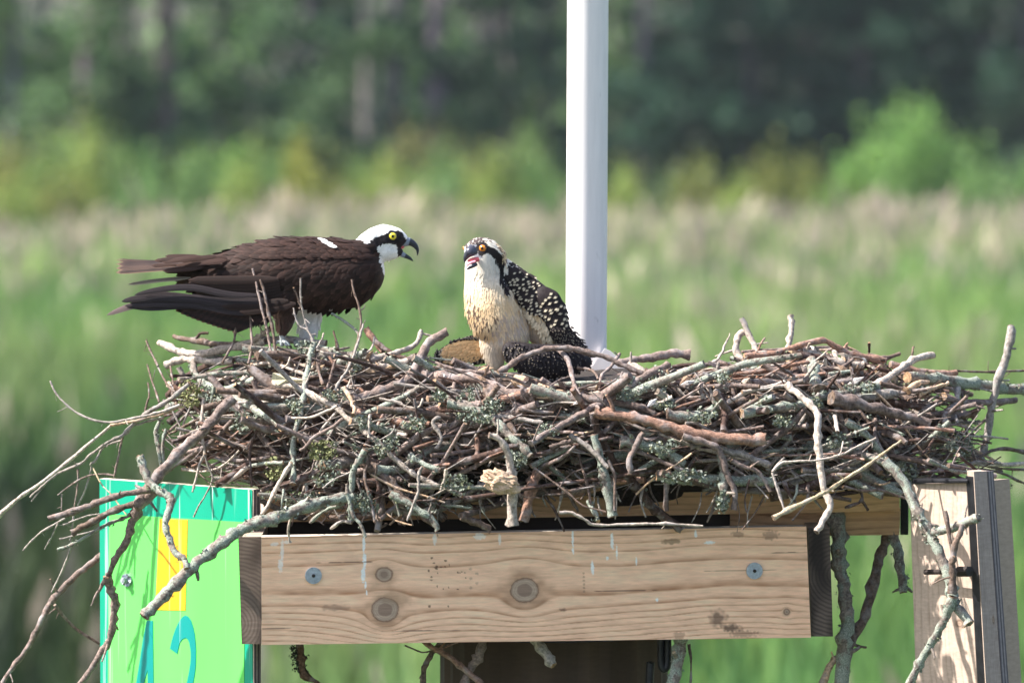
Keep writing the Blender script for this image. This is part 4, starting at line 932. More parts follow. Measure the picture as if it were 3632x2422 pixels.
def undercol(V):
    x, y = panel_xy(V, 'J'); c = np.tile(np.array([.90, .56, .26]), (len(x), 1)) * (1 + .2 * vnoise(x / 30, y / 30, 31.))[:, None]
    cx, cy = 370, 1185; yy = y + (x - cx) * .16; ed = ((x - cx) / 275) ** 2 + ((yy - cy) / 132) ** 2; rim = (ed > .72) | (x < 175); c[rim] = [.03, .022, .02]; pt = rim & (vnoise(x / 9, y / 9, 33.) > .15); c[pt] = [.6, .5, .36]
    sp = (~rim) & (y > 1225) & (vnoise(x / 16, y / 12, 35.) > .18); c[sp] = [.05, .035, .03]; return np.hstack([c, np.ones((len(x), 1))]).tolist()
def undf(t, v, k): return (.92 * k, .58 * k, .28 * k)
wing(jw3, cell(150, 560, 1040, 1215, 26, 22), 'wing', undercol, 2.5, 34, 10, voxel=.0026, cf=undf, skip=lambda a, b: ((a - 370) / 230) ** 2 + ((b + (a - 370) * .16 - 1175) / 100) ** 2 > .8, label='far wing hanging open with its buff underside showing', lift=.002)
rimm = MB(); ctu = Coat(*ellipsoids(jw3, .003, 3), 'J')
for k in range(110):
    t = k / 110; a = math.pi * (.35 + 1.35 * t); fx = 365 + 262 * math.cos(a) * random.uniform(.88, .98); fy = 1188 - (fx - 370) * .16 + 122 * math.sin(a) * random.uniform(.86, 1.0)
    ctu.lay(rimm, fx, fy, a + 1.2, 30, 9, spotf, .8, lift=.003, base=.001, n=6)
rimm.build('wing_edge_feathers', FEATH, JO)
# pale inner edge of the raised wing
ie = MB(); P = [pat('J', *q, JD - .045) for q in ((860, 800), (960, 810), (1050, 870), (1090, 960), (1120, 1030), (1150, 1070), (1090, 1085))]

for (fx, fy, fa) in [(870 + 14 * k, 805 + .0035 * (14 * k) ** 2 * 1.4, 1.9 - .02 * k) for k in range(17)] + [(1090 + 6 * k, 930 + 13 * k, 2.0) for k in range(11)]:
    for q in range(3): coatJ.lay(ie, fx + random.uniform(-10, 10), fy + random.uniform(-14, 14), fa + random.gauss(0, .2), 52, 11, creamf((.70, .55, .36)), random.uniform(.8, 1.15), lift=.006, base=.004, n=5, na=3)
ie.build('wing_lining', FEATH, JO)
beak('J', JD - .04, [(450, 268, 56, .008), (425, 288, 46), (402, 312, 34), (386, 338, 24), (378, 362, 13), (377, 382, 3)], [(478, 392, 22, .004), (446, 412, 20), (416, 430, 14), (392, 447, 3)], (.05, .052, .075), (.028, .03, .045),
     [(500, 352, 22), (465, 358, 24), (430, 360, 18), (400, 372, 8)], JO, side_w=.75)
tg = MB(); tube(tg, [pat('J', *q, JD - .052) for q in ((470, 372), (430, 385), (402, 402), (386, 425))], [v * coatJ.px for v in (14, 17, 14, 5)], (.85, .32, .42), 8, 4, rough=.02, flat=.7, end=(.85, .3, .4)); tg.build('tongue', FLESH, JO)
h = coatJ.hit(540, 256); dd = h[0].y + .0042 if h else JD - .03
eye('J', 540, 256, dd, 42, (-.25, -1, .05), (.72, .24, .03), JO)
h = coatJ.hit(372, 250); eye('J', 374, 252, (h[0].y if h else JD - .02) + .004, 20, (-1, -.55, .05), (.80, .30, .04), JO)

# ================================================================== NEST
random.seed(21)
TOPX = [560, 640, 900, 1200, 1450, 1600, 1780, 1950, 2100, 2260, 2500, 2700, 2900, 3100, 3300, 3450, 3530]
TOPY = [1400, 1300, 1240, 1250, 1262, 1290, 1322, 1362, 1376, 1328, 1300, 1262, 1240, 1275, 1340, 1400, 1600]
BOTX = [560, 700, 900, 1100, 1400, 1700, 2000, 2400, 2800, 3200, 3450, 3530]
BOTY = [1560, 1690, 1750, 1830, 1850, 1800, 1740, 1725, 1745, 1745, 1720, 1650]
def top_(x): return float(np.interp(x, TOPX, TOPY))
def bot_(x): return float(np.interp(x, BOTX, BOTY))
def fd(x, y):
    d = float(np.interp(y, [1180, 1260, 1380, 1520, 1900], [-.03, -.06, -.16, -.23, -.27])); u = (x - 1990) / 1500
    return d + .30 * abs(u) ** 3
NEST = empty('nest', at(1990, 1860, .15), 'large osprey nest of weathered sticks and lichen piled on the wooden platform', 'nest')
# litter core
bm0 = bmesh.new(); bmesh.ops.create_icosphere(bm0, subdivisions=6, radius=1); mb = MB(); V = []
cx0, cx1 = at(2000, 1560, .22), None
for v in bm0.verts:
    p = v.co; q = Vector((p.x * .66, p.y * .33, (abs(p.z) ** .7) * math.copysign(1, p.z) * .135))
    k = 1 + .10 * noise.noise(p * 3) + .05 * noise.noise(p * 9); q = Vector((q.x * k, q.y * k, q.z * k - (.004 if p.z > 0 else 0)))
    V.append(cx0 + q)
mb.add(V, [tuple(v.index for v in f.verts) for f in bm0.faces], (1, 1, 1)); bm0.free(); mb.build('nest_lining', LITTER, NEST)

LT = MB()                       # lichen on the nest
def put_lichen(P, Q, lich, mbx, dens=1.0, size=.006):
    for i in range(len(P) - 1):
        L = (P[i + 1] - P[i]).length
        for k in range(int(L / .010 * lich * dens + random.random())):
            p = P[i].lerp(P[i + 1], random.random()); a = random.uniform(0, 6.28)
            p = p + Vector((math.cos(a), -abs(math.sin(a)) * .6, math.sin(a))) * Q[i] * .9
            lichen_tuft(mbx, p, size * random.uniform(.5, 1.2), 7)
def traced(mb, pan, kind, w, pts, off=0.0, tilt=None, d=None, stubs=0, lmb=None, sides=8, wob=None):
    c, lich = KIND[kind]; c = vary(c, .18); s = M / PAN[pan][2]; n = len(pts)
    if isinstance(w, (int, float)): w = (w, w * .8)
    P = []; tl = random.uniform(-.03, .03) if tilt is None else tilt
    for i, (x, y) in enumerate(pts):
        sx, sy = ps(pan, x, y)
        if d is None: dd = fd(sx, sy) + off
        else: dd = d[0] + (d[-1] - d[0]) * i / max(1, n - 1)
        P.append(at(sx, sy, dd + (tl * (i / (n - 1) - .5) if d is None else 0)))
    if d is None:                                  # smooth the depth so that a stick stays straight
        y0, y1 = P[0].y, P[-1].y; m = min(p.y for p in P)
        for i, p in enumerate(P):
            yy = y0 + (y1 - y0) * i / (n - 1); k = (.65 * yy + .35 * p.y); P[i] = CP + (p - CP) * ((k + DC) / (p.y + DC))
    rad = [(w[0] + (w[1] - w[0]) * i / (n - 1)) * .5 * s for i in range(n)]
    wd = (w[0] + w[1]) / 2 / PAN[pan][2]
    Pt, Qt = tube(mb, P, rad, c, sides, 4, rough=.23 if wd > 12 else .28, lich=lich, wob=rad[0] * .45 if wob is None else wob, end=vary((.30, .19, .11), .4) if random.random() < .4 else vary((.16, .11, .08), .3))
    for k in range(stubs + (1 if wd > 14 and random.random() < .6 else 0)):
        i = random.randrange(1, len(Pt) - 1); T = (Pt[i + 1] - Pt[i - 1]).normalized(); a = random.uniform(0, 6.28)
        nrm = (T.orthogonal().normalized()); nrm = Matrix.Rotation(a, 3, T) @ nrm; L = random.uniform(.006, .022) if wd < 14 else random.uniform(.012, .04); r = Qt[i] * random.uniform(.3, .5)
        q = Pt[i] + nrm * Qt[i] * .5; e = q + (nrm + T * random.uniform(-.6, .8)) * L; tube(mb, [q, (q + e) / 2 + nrm * L * .1, e], [r, r * .8, r * .6], c, 6, 2, rough=.2)
    if lich > .3 and lmb is not None: put_lichen(Pt, Qt, lich, lmb, 1.7 if wd > 14 else .8, .0075 if wd > 14 else .0045)
    return Pt, Qt
T_ = []      # (panel, kind, width, points, depth offset, stubs)
def S(pan, kind, w, pts, off=0.0, stubs=0): T_.append((pan, kind, w, pts, off, stubs))
# --- panel A (left)
S('A', 'p', (58, 66), [(1262, 140), (1390, 195), (1520, 240), (1700, 215), (1980, 165), (2110, 135)], .02); S('A', 'p', (62, 50), [(1318, 325), (1400, 292), (1520, 280), (1700, 300), (1850, 292)], .0)
S('A', 'b', (34, 60), [(1385, 100), (1500, 118), (1640, 145), (1760, 162), (1880, 160)], .05); S('A', 'd', 26, [(1560, 110), (1590, 70), (1650, 72)], .05)
S('A', 'l', (46, 70), [(1530, 262), (1545, 380), (1600, 450), (1700, 505), (1830, 575), (1980, 650), (2100, 720), (2260, 820)], -.02)
for pts in ([(1165, 130), (1210, 240), (1270, 370), (1330, 480), (1380, 530)], [(1170, 320), (1200, 430), (1240, 540), (1265, 620)], [(1175, 465), (1185, 560), (1160, 650), (1150, 730)], [(1350, 300), (1370, 440), (1400, 640)]): S('A', 'b', (13, 19), pts, -.02, 2)
S('A', 'u', 40, [(1860, 740), (1750, 870), (1600, 990), (1450, 1080), (1320, 1170), (1240, 1240)], -.03); S('A', 'p', (30, 16), [(1620, 590), (1600, 760), (1610, 900), (1625, 1020), (1590, 1100), (1550, 1250), (1530, 1330)], -.05, 1)
S('A', 'g', 16, [(1625, 1030), (1650, 1120), (1690, 1220), (1640, 1340), (1580, 1440), (1540, 1530)], -.05, 1); S('A', 'l', 38, [(1280, 740), (1240, 860), (1260, 1000), (1280, 1150), (1250, 1240)], -.03); S('A', 'l', 30, [(1320, 830), (1290, 960), (1300, 1100), (1280, 1180)], -.02)
S('A', 'd', (24, 18), [(2060, 800), (1990, 980), (1990, 1130), (2000, 1290)], -.04, 1); S('A', 'p', 48, [(1970, 400), (1880, 530), (1840, 590)], .0); S('A', 'r', 66, [(2040, 400), (1930, 570), (1800, 700)], .03)
S('A', 'l', 30, [(2250, 1100), (2100, 1105), (1985, 1125)], -.03); S('A', 'p', (34, 26), [(1980, 1130), (1860, 1215), (1750, 1285)], -.01); S('A', 'u', 30, [(1900, 400), (1760, 440), (1640, 400)], .03)
S('A', 'u', 36, [(1760, 660), (1700, 720), (1560, 850), (1420, 900)], .02); S('A', 'b', 26, [(1500, 700), (1400, 800), (1300, 880)], .0); S('A', 'u', 34, [(1750, 1070), (1950, 1080), (2150, 1050)], .01); S('A', 'g', 26, [(1700, 600), (1900, 620), (2100, 610), (2260, 580)], -.04)
S('A', 'b', 20, [(1380, 860), (1480, 800), (1620, 740), (1780, 700)], .0, 1); S('A', 'u', 24, [(1430, 960), (1600, 940), (1800, 960)], .01); S('A', 'p', 18, [(1450, 1150), (1600, 1170), (1760, 1130), (1900, 1000)], -.02, 1)
# --- upright twigs by the adult
for w, pts in (((16, 20), [(1050, 380), (1080, 500), (1110, 640), (1150, 800), (1185, 1010)]), ((18, 24), [(1105, 455), (1140, 580), (1160, 680), (1190, 800), (1215, 1010)]), ((12, 16), [(1385, 445), (1385, 580), (1400, 680), (1430, 780), (1470, 900)]), ((12, 14), [(1335, 510), (1370, 590), (1395, 660)]),
               ((12, 16), [(1335, 650), (1350, 720), (1380, 780), (1430, 806), (1470, 880), (1460, 960)]), ((13, 20), [(1740, 455), (1755, 540), (1790, 640), (1805, 760), (1780, 880), (1740, 1000), (1700, 1070)]), ((14, 20), [(940, 650), (935, 760), (920, 880), (880, 960), (840, 1030)]),
               ((13, 20), [(1035, 700), (1040, 820), (1045, 920), (1020, 1040)]), ((13, 16), [(310, 880), (350, 970), (395, 1055)])): S('Q', random.choice('ubg'), w, pts, -.05, 3)
S('Q', 'u', 8, [(1800, 668), (1822, 655), (1832, 632)], -.05); S('Q', 'u', 8, [(1800, 765), (1822, 760), (1833, 738)], -.05)
S('Q', 'l', (16, 22), [(1600, 688), (1680, 740), (1760, 800), (1800, 850)], .05); S('Q', 'r', (52, 44), [(1835, 800), (1900, 880), (1960, 950)], .06); S('Q', 'd', (10, 30), [(1612, 812), (1635, 900), (1640, 940)], .0)
S('Q', 'd', 38, [(1880, 860), (1960, 930), (2060, 985), (2120, 1000)], .05); S('Q', 'p', (30, 50), [(2222, 808), (2190, 900), (2090, 950), (1970, 985), (1860, 1010)], .01); S('Q', 'g', 14, [(1900, 850), (1870, 940), (1790, 995)], -.03); S('Q', 'p', 15, [(1545, 828), (1530, 870), (1495, 930)], -.04)
S('Q', 'p', 40, [(1175, 795), (1120, 830), (1060, 875), (1000, 900)], .02); S('Q', 'g', 60, [(1060, 880), (1200, 870), (1400, 880), (1560, 900)], .05); S('Q', 'l', 50, [(1350, 900), (1500, 930), (1650, 960), (1800, 1010)], .04)
# --- panel B
S('B', 'u', (70, 84), [(1530, 62), (1400, 140), (1330, 260), (1260, 400), (1190, 460), (1050, 520), (900, 570), (800, 600)], -.02); S('B', 'l', (46, 40), [(480, 150), (440, 260), (420, 420), (390, 600), (370, 720), (320, 880), (310, 1020), (320, 1150), (310, 1270)], -.06)
S('B', 'g', (18, 24), [(870, 0), (830, 140), (790, 260), (740, 370), (690, 440), (640, 530)], -.07); S('B', 'p', (16, 20), [(960, 100), (930, 200), (830, 262)], -.05); S('B', 'o', (36, 30), [(722, 510), (770, 590), (800, 680), (790, 720)], -.08)
S('B', 'u', 32, [(1880, 385), (1750, 380), (1600, 360), (1420, 300), (1380, 280)], .0); S('B', 'u', (90, 74), [(1330, 400), (1480, 430), (1600, 440), (1760, 430), (1900, 490), (2100, 570), (2240, 600)], .0)
S('B', 'p', (24, 18), [(1000, 590), (1140, 620), (1220, 660), (1310, 660), (1345, 590)], -.05, 1); S('B', 'p', (52, 38), [(150, 470), (350, 500), (500, 580), (650, 660), (760, 760), (880, 850), (1000, 950), (1130, 1080), (1260, 1180), (1400, 1250), (1560, 1320), (1660, 1360)], -.04, 2)
S('B', 'p', 24, [(660, 650), (560, 700), (450, 740), (300, 745)], -.05); S('B', 'u', 30, [(710, 750), (600, 830), (500, 880), (420, 960), (370, 1000)], -.05, 1); S('B', 'p', (36, 26), [(300, 1100), (220, 1230), (160, 1340), (90, 1470), (20, 1560)], -.06, 1)
S('B', 'l', 52, [(885, 1000), (850, 1060), (790, 1160), (780, 1300), (770, 1440), (772, 1568)], -.03); S('B', 'b', 26, [(890, 1000), (900, 1100), (880, 1200), (900, 1300), (940, 1450), (960, 1568)], -.035); S('B', 'b', 72, [(850, 1080), (980, 1160), (1100, 1260), (1180, 1370), (1290, 1470), (1430, 1580)], -.01)
S('B', 'g', (24, 20), [(1340, 1130), (1310, 1200), (1310, 1320), (1270, 1430), (1220, 1560)], -.05, 1); S('B', 'l', (80, 60), [(1550, 620), (1750, 680), (1900, 760), (2000, 860), (2100, 940), (2200, 1040)], -.03); S('B', 'l', 50, [(1240, 1040), (1330, 1100), (1480, 1160)], -.03)
S('B', 'p', 24, [(925, 715), (918, 800), (915, 900)], -.05); S('B', 'g', 12, [(550, 1300), (640, 1230), (760, 1180)], -.06); S('B', 'g', 13, [(1120, 800), (1100, 860), (1000, 920)], -.06); S('B', 'u', 18, [(480, 1080), (460, 1160), (390, 1192)], -.05)
S('B', 'd', 52, [(980, 1180), (1000, 1350), (980, 1580)], .0); S('B', 'p', 26, [(1530, 1150), (1520, 1220), (1485, 1312)], -.05); S('B', 'g', 9, [(1690, 1060), (1540, 1150)], -.06); S('B', 'g', 18, [(0, 630), (200, 600), (330, 560)], -.04); S('B', 'p', 30, [(0, 322), (150, 310), (240, 340), (410, 405)], -.02)
S('B', 'b', 46, [(1840, 520), (1900, 640), (2000, 760), (2080, 860)], -.02); S('B', 'p', 18, [(220, 352), (265, 320), (290, 262)], -.06); S('B', 'b', (14, 24), [(490, 190), (510, 350), (550, 480)], -.05)
S('B', 'u', 60, [(420, 470), (600, 450), (900, 400), (1150, 380)], .02); S('B', 'r', 60, [(800, 700), (1000, 720), (1200, 790), (1400, 800)], .03); S('B', 'p', (40, 60), [(1000, 330), (1100, 330), (1220, 300)], -.01); S('B', 'b', 40, [(1560, 1100), (1700, 1160), (1560, 880)], .02)
S('B', 'r', 44, [(1770, 870), (1780, 1000), (1760, 1150)], .01); S('B', 'r', 20, [(1800, 1100), (1880, 1050), (1980, 1010)], -.03); S('B', 'g', 34, [(1480, 740), (1420, 780), (1490, 900), (1450, 990)], -.02)
# --- panel C
S('C', 'u', 48, [(-70, 380), (0, 340), (120, 262), (300, 195), (480, 190), (640, 220), (800, 270), (950, 340), (1090, 395)], -.03); S('C', 'u', (44, 28), [(400, 190), (480, 290), (510, 400), (550, 520), (575, 570)], -.05); S('C', 'u', 26, [(890, 232), (820, 340), (750, 400), (730, 520)], -.04, 2)
S('C', 'b', 25, [(560, 345), (680, 370), (720, 440)], -.02); S('C', 'u', (56, 80), [(880, 320), (1000, 285), (1150, 265), (1300, 235), (1440, 242)], .06); S('C', 'u', 62, [(1270, 320), (1150, 390), (1000, 470), (850, 570), (700, 650), (560, 730), (400, 820), (280, 880), (190, 950)], -.05, 1)
S('C', 'r', (76, 92), [(700, 700), (900, 730), (1100, 760), (1300, 820), (1500, 870), (1700, 900), (1900, 920), (2040, 912)], -.05); S('C', 'u', 92, [(-150, 520), (50, 560), (200, 555), (400, 570), (600, 592), (760, 605)], -.02); S('C', 'u', 14, [(300, 520), (400, 450), (520, 405)], -.03)
S('C', 'b', 32, [(90, 680), (220, 690), (360, 705)], -.03); S('C', 'g', 44, [(-100, 735), (0, 740), (130, 760), (280, 780)], -.02); S('C', 'l', (60, 78), [(690, 880), (730, 1050), (770, 1200), (800, 1350), (835, 1520)], -.02); S('C', 'b', 26, [(800, 1080), (850, 1200), (852, 1330), (850, 1480)], -.03)
S('C', 'u', 50, [(1070, 860), (1010, 980), (970, 1080), (975, 1190)], -.03); S('C', 'g', 42, [(500, 880), (620, 960), (720, 1050), (800, 1140)], -.03); S('C', 'u', (54, 46), [(1400, 890), (1500, 920), (1650, 970), (1700, 1050), (1740, 1180), (1800, 1320), (1800, 1470)], -.04)
S('C', 'g', 62, [(1690, 990), (1800, 1020), (1950, 1060), (2080, 1125)], -.03); S('C', 'u', (38, 28), [(1780, 1080), (1900, 1140), (2000, 1180), (2090, 1325)], -.04, 1); S('C', 'l', 74, [(1700, 1050), (1720, 1200), (1715, 1340), (1708, 1470)], -.03); S('C', 'b', 46, [(1270, 1090), (1260, 1300), (1265, 1480)], .0)
S('C', 'b', 18, [(210, 1140), (350, 1240), (480, 1340), (600, 1440), (780, 1490)], -.04, 3); S('C', 'b', 13, [(400, 1310), (500, 1190), (640, 1140)], -.03, 2); S('C', 'r', 84, [(130, 1560), (180, 1350), (240, 1170)], .02); S('C', 'l', 92, [(1190, 1195), (1400, 1230), (1600, 1240), (1850, 1240), (2110, 1250)], -.01)
S('C', 'l', 84, [(900, 930), (1100, 960), (1250, 1020), (1410, 1110)], -.01); S('C', 'p', (50, 8), [(1350, 385), (1500, 345), (1650, 300), (1720, 180), (1766, 70)], .05); S('C', 'p', 58, [(1860, 285), (1815, 200), (1825, 120), (1870, 70), (1920, 82)], .08); S('C', 'p', (44, 56), [(1860, -40), (1940, 130), (1990, 240)], .06)
S('C', 'p', 36, [(1740, 622), (1900, 540), (2050, 500), (2200, 460)], -.03); S('C', 'b', 86, [(1740, 640), (1900, 600), (2080, 590), (2250, 600)], .0); S('C', 'r', 54, [(1890, 252), (2100, 232), (2260, 208)], .05); S('C', 'd', 62, [(1690, 580), (1722, 700), (1720, 850)], -.03)
S('C', 'l', 84, [(1270, 720), (1500, 722), (1690, 650)], -.03); S('C', 'g', 20, [(2200, 1060), (2110, 1170), (2150, 1300), (2200, 1470)], -.06, 2); S('C', 'u', 44, [(340, 975), (450, 940), (560, 925)], -.01); S('C', 'u', 64, [(700, 620), (880, 620), (1050, 660), (1180, 720)], .0)
S('C', 'd', 70, [(1430, 620), (1600, 610), (1700, 590)], .01); S('C', 'u', 40, [(1280, 480), (1400, 460), (1560, 390)], .02); S('C', 'b', 26, [(560, 1030), (600, 1160), (640, 1300), (660, 1430)], .0); S('C', 'l', 40, [(640, 1400), (700, 1500), (720, 1560)], -.01)
S('C', 'o', (80, 50), [(60, 440), (180, 470), (330, 520)], -.02); S('C', 'p', 60, [(960, 320), (1050, 350), (1090, 390)], .0); S('C', 'p', 40, [(1130, 650), (1220, 620), (1310, 582)], -.03)
# --- panel D
S('D', 'p', 50, [(385, 48), (392, 150), (360, 300)], .06); S('D', 'r', (44, 56), [(20, 365), (250, 345), (450, 285), (640, 240), (760, 300), (850, 345), (1000, 380), (1140, 400)], .0); S('D', 'b', (50, 26), [(1000, 365), (1120, 380), (1250, 348)], .02); S('D', 'd', 22, [(1010, 258), (1010, 345)], .03); S('D', 'b', 20, [(1362, 292), (1345, 385)], .02)
S('D', 'p', (58, 66), [(1512, 358), (1350, 400), (1230, 490), (1100, 580), (1000, 612)], -.02); S('D', 'b', (16, 20), [(1300, 510), (1450, 498), (1700, 482), (1850, 490), (2000, 490), (2260, 478)], -.03, 3)
S('D', 'l', (90, 84), [(1320, 535), (1500, 542), (1700, 570), (1900, 590), (2100, 620), (2300, 640)], -.04); S('D', 'u', (60, 52), [(1600, 690), (1700, 720), (1800, 732), (2000, 732), (2170, 712)], -.03, 1); S('D', 'b', (20, 32), [(1835, 862), (1870, 800), (1905, 755)], -.03)
S('D', 'u', (110, 66), [(720, 700), (900, 740), (1100, 790), (1300, 840), (1480, 905)], -.06); S('D', 'g', 84, [(830, 700), (1000, 680), (1230, 655)], -.02); S('D', 'l', 74, [(0, 820), (200, 790), (450, 752), (620, 690), (800, 660), (1080, 600)], -.04)
S('D', 'p', (58, 50), [(350, 590), (450, 670), (530, 740), (600, 840), (600, 1000), (620, 1200), (650, 1420), (700, 1540), (640, 1680), (590, 1760)], -.09); S('D', 'p', 30, [(0, 650), (200, 620), (400, 590)], -.04); S('D', 'l', (100, 112), [(550, 410), (570, 520), (605, 650)], -.02)
S('D', 'p', (20, 16), [(240, 1285), (330, 1210), (600, 1192), (780, 1150), (900, 1090), (1062, 1018)], -.12, 2); S('D', 'p', 12, [(802, 1040), (790, 1110), (768, 1160)], -.12); S('D', 'g', 20, [(240, 1290), (290, 1450), (335, 1580)], -.1); S('D', 'y', (18, 42), [(1262, 1038), (1130, 1130), (1000, 1230), (850, 1320), (700, 1420), (550, 1500), (400, 1570), (250, 1650)], -.12, 1)
S('D', 'l', 54, [(830, 880), (1000, 1000), (1080, 1100), (1160, 1200), (1270, 1300), (1330, 1430)], -.03); S('D', 'u', 36, [(1060, 860), (1060, 1010), (1100, 1140)], -.02); S('D', 'u', 22, [(1540, 932), (1700, 910), (1860, 952)], -.03, 1); S('D', 'p', 20, [(1790, 1000), (1950, 1005), (2112, 1022)], .0, 2)
S('D', 'b', (24, 34), [(1830, 1200), (1950, 1130), (2080, 1100), (2270, 1132)], -.02, 2); S('D', 'p', 34, [(1850, 1222), (2050, 1230), (2270, 1222)], -.01, 1); S('D', 'b', 24, [(1880, 1262), (2050, 1290), (2270, 1390)], -.01, 2); S('D', 'b', 24, [(2280, 1270), (2000, 1250), (1800, 1210)], .0, 1)
S('D', 'g', 60, [(1710, 620), (1690, 750), (1620, 830), (1620, 910)], -.02); S('D', 'g', 30, [(1680, 760), (1712, 905)], -.02); S('D', 'b', (24, 18), [(800, 1400), (950, 1432), (1100, 1430), (1250, 1480), (1450, 1522), (1700, 1560), (2000, 1650)], -.10, 2)
S('D', 'p', 38, [(732, 800), (750, 900), (760, 970)], -.04); S('D', 'd', 24, [(1555, 985), (1500, 1060), (1430, 1150)], -.03); S('D', 'g', 40, [(1080, 1060), (1150, 1180), (1260, 1290)], -.04); S('D', 'd', 100, [(500, 440), (440, 480), (430, 560)], .01); S('D', 'o', 60, [(700, 400), (800, 440), (900, 470)], .04)
S('D', 'o', 50, [(880, 360), (980, 430), (1040, 500)], .04); S('D', 'p', 40, [(730, 320), (760, 400), (780, 460)], .05); S('D', 'd', 34, [(830, 300), (860, 420), (880, 520)], .0); S('D', 'b', 36, [(1100, 580), (1250, 620), (1330, 640)], -.03); S('D', 'o', (60, 20), [(1310, 640), (1400, 580), (1480, 570)], -.05); S('D', 'o', (50, 30), [(1400, 670), (1520, 620), (1640, 580)], -.06)
S('D', 'u', 26, [(60, 560), (230, 545), (400, 520)], .0); S('D', 'p', 26, [(130, 460), (330, 430), (520, 390)], .01); S('D', 'u', 30, [(0, 330), (160, 320), (330, 310)], .05)
S('D', 'u', 40, [(1640, 1235), (1800, 1262), (2010, 1315)], -.2); S('D', 'l', 34, [(1480, 1190), (1700, 1280), (1930, 1285)], -.2); S('D', 'd', 26, [(1720, 1150), (1850, 1262), (1960, 1356)], -.22); S('D', 'r', (64, 50), [(1180, 430), (1330, 470), (1560, 505), (1700, 500)], -.02); S('D', 'p', (46, 58), [(480, 330), (620, 352), (800, 420), (960, 440)], .0)
# --- panels F, G in front of the board
S('F', 'p', (24, 16), [(630, 30), (540, 120), (490, 200), (475, 290), (490, 370)], -.10); S('F', 'l', (30, 26), [(920, 0), (940, 60), (970, 170), (1020, 230), (1062, 330)], -.08); S('F', 'p', 22, [(370, 0), (300, 130), (220, 210), (150, 260)], -.08); S('F', 'l', 56, [(1250, 0), (1350, 60), (1450, 120), (1550, 180), (1610, 275)], -.02)
S('F', 'l', 24, [(640, 220), (750, 130), (900, 80)], -.05); S('F', 'g', 28, [(800, 265), (880, 212), (960, 220)], -.03); S('F', 'b', 70, [(1180, 0), (1170, 130), (1150, 280)], .0); S('F', 'b', 60, [(1800, 170), (1900, 220), (2010, 265)], .01)
S('G', 'p', (26, 20), [(395, 250), (490, 255), (600, 312), (660, 345), (900, 338), (1200, 335), (1480, 352)], -.07, 2); S('G', 'd', 14, [(1835, 0), (1800, 150), (1815, 250)], -.03)
S('F', 'b', 14, [(1360, 1150), (1490, 1202), (1555, 1190)], .1); S('H', 'd', 24, [(630, 150), (660, 250), (540, 305)], .02); S('H', 'd', 24, [(655, 245), (705, 322)], .02)
T_.sort(key=lambda q: -(np.mean(q[2]) / PAN[q[0]][2]) * sum(math.dist(q[3][i], q[3][i + 1]) for i in range(len(q[3]) - 1)) / PAN[q[0]][2])
PILE = MB()
nst = 0; ntw = 0
for i, q in enumerate(T_):
    wd = np.mean(q[2]) / PAN[q[0]][2]; nm = 'stick' if wd > 11.5 else 'twig'
    if nm == 'stick': nst += 1; ok = nst <= 98
    else: ntw += 1; ok = ntw <= 98
    m_ = MB() if ok else PILE
    traced(m_, q[0], q[1], q[2], q[3], q[4], stubs=q[5], lmb=LT, sides=9 if wd > 14 else 7)
    if ok: m_.build(nm, BARK, NEST)
# filler sticks, too many to count
def filler(n, dmin, dmax, wmin, wmax, lmin, lmax, mbx, ytop=0, kinds='ubdglprbuu'):
    k = 0
    while k < n:
        sx = random.uniform(600, 3520); t_, b_ = top_(sx), bot_(sx); f = random.random() ** 1.25; sy = t_ + (b_ - t_) * f + ytop
        L = random.uniform(lmin, lmax); an = random.gauss(0, .5) if random.random() < .8 else random.uniform(-1.5, 1.5); yaw = random.uniform(-.9, .9)
        hx = L * .5 / M * math.cos(an) * math.cos(yaw); hy = L * .5 / M * math.sin(an)
        d = fd(sx, sy) + random.uniform(dmin, dmax); dy_ = L * .5 * math.sin(yaw) * math.cos(an)
        if d - abs(dy_) < fd(sx, sy) - .05: dy_ *= .3
        e = [(sx - hx, sy - hy), (sx + hx, sy + hy)]; bad = False
        for (ex, ey) in e:
            if ex < 575 or ex > 3560 or ey < top_(min(max(ex, 560), 3530)) - 14 or ey > bot_(min(max(ex, 560), 3530)) + 30: bad = True
        if bad: continue
        kd = random.choice(kinds); c, lich = KIND[kd]; c = vary(c, .3); w = random.uniform(wmin, wmax) ** 1 * random.choice((.5, .7, 1, 1)) * .5
        if 1500 < sx < 2560 and sy > 1590 and d < fd(sx, sy) + .14 and random.random() < .6: k += 1; continue
        bow = random.gauss(0, 15); bow2 = random.gauss(0, 11)
        P = [at(e[0][0], e[0][1], d - dy_), at(sx * .66 + e[0][0] * .34, sy * .66 + e[0][1] * .34 + bow, d - dy_ * .34), at(sx * .6 + e[1][0] * .4, sy * .6 + e[1][1] * .4 + bow2, d + dy_ * .4), at(e[1][0], e[1][1], d + dy_)]
        Pt, Qt = tube(mbx, P, [w, w * .95, w * .85, w * .7], c, 6, 2, rough=.2, lich=lich, wob=w * .3, end=vary((.28, .18, .11), .4) if random.random() < .25 else (c[0] * .8, c[1] * .75, c[2] * .7))
        if lich > .3 and random.random() < .75: put_lichen(Pt, Qt, lich, LT, 1.1, .0075)
        k += 1
filler(450, .0, .13, .005, .023, .12, .40, PILE, kinds='ubddglrulb'); filler(560, .12, .34, .005, .018, .16, .45, PILE); filler(680, -.03, .09, .0012, .0042, .05, .20, PILE, kinds='bbuddgp')
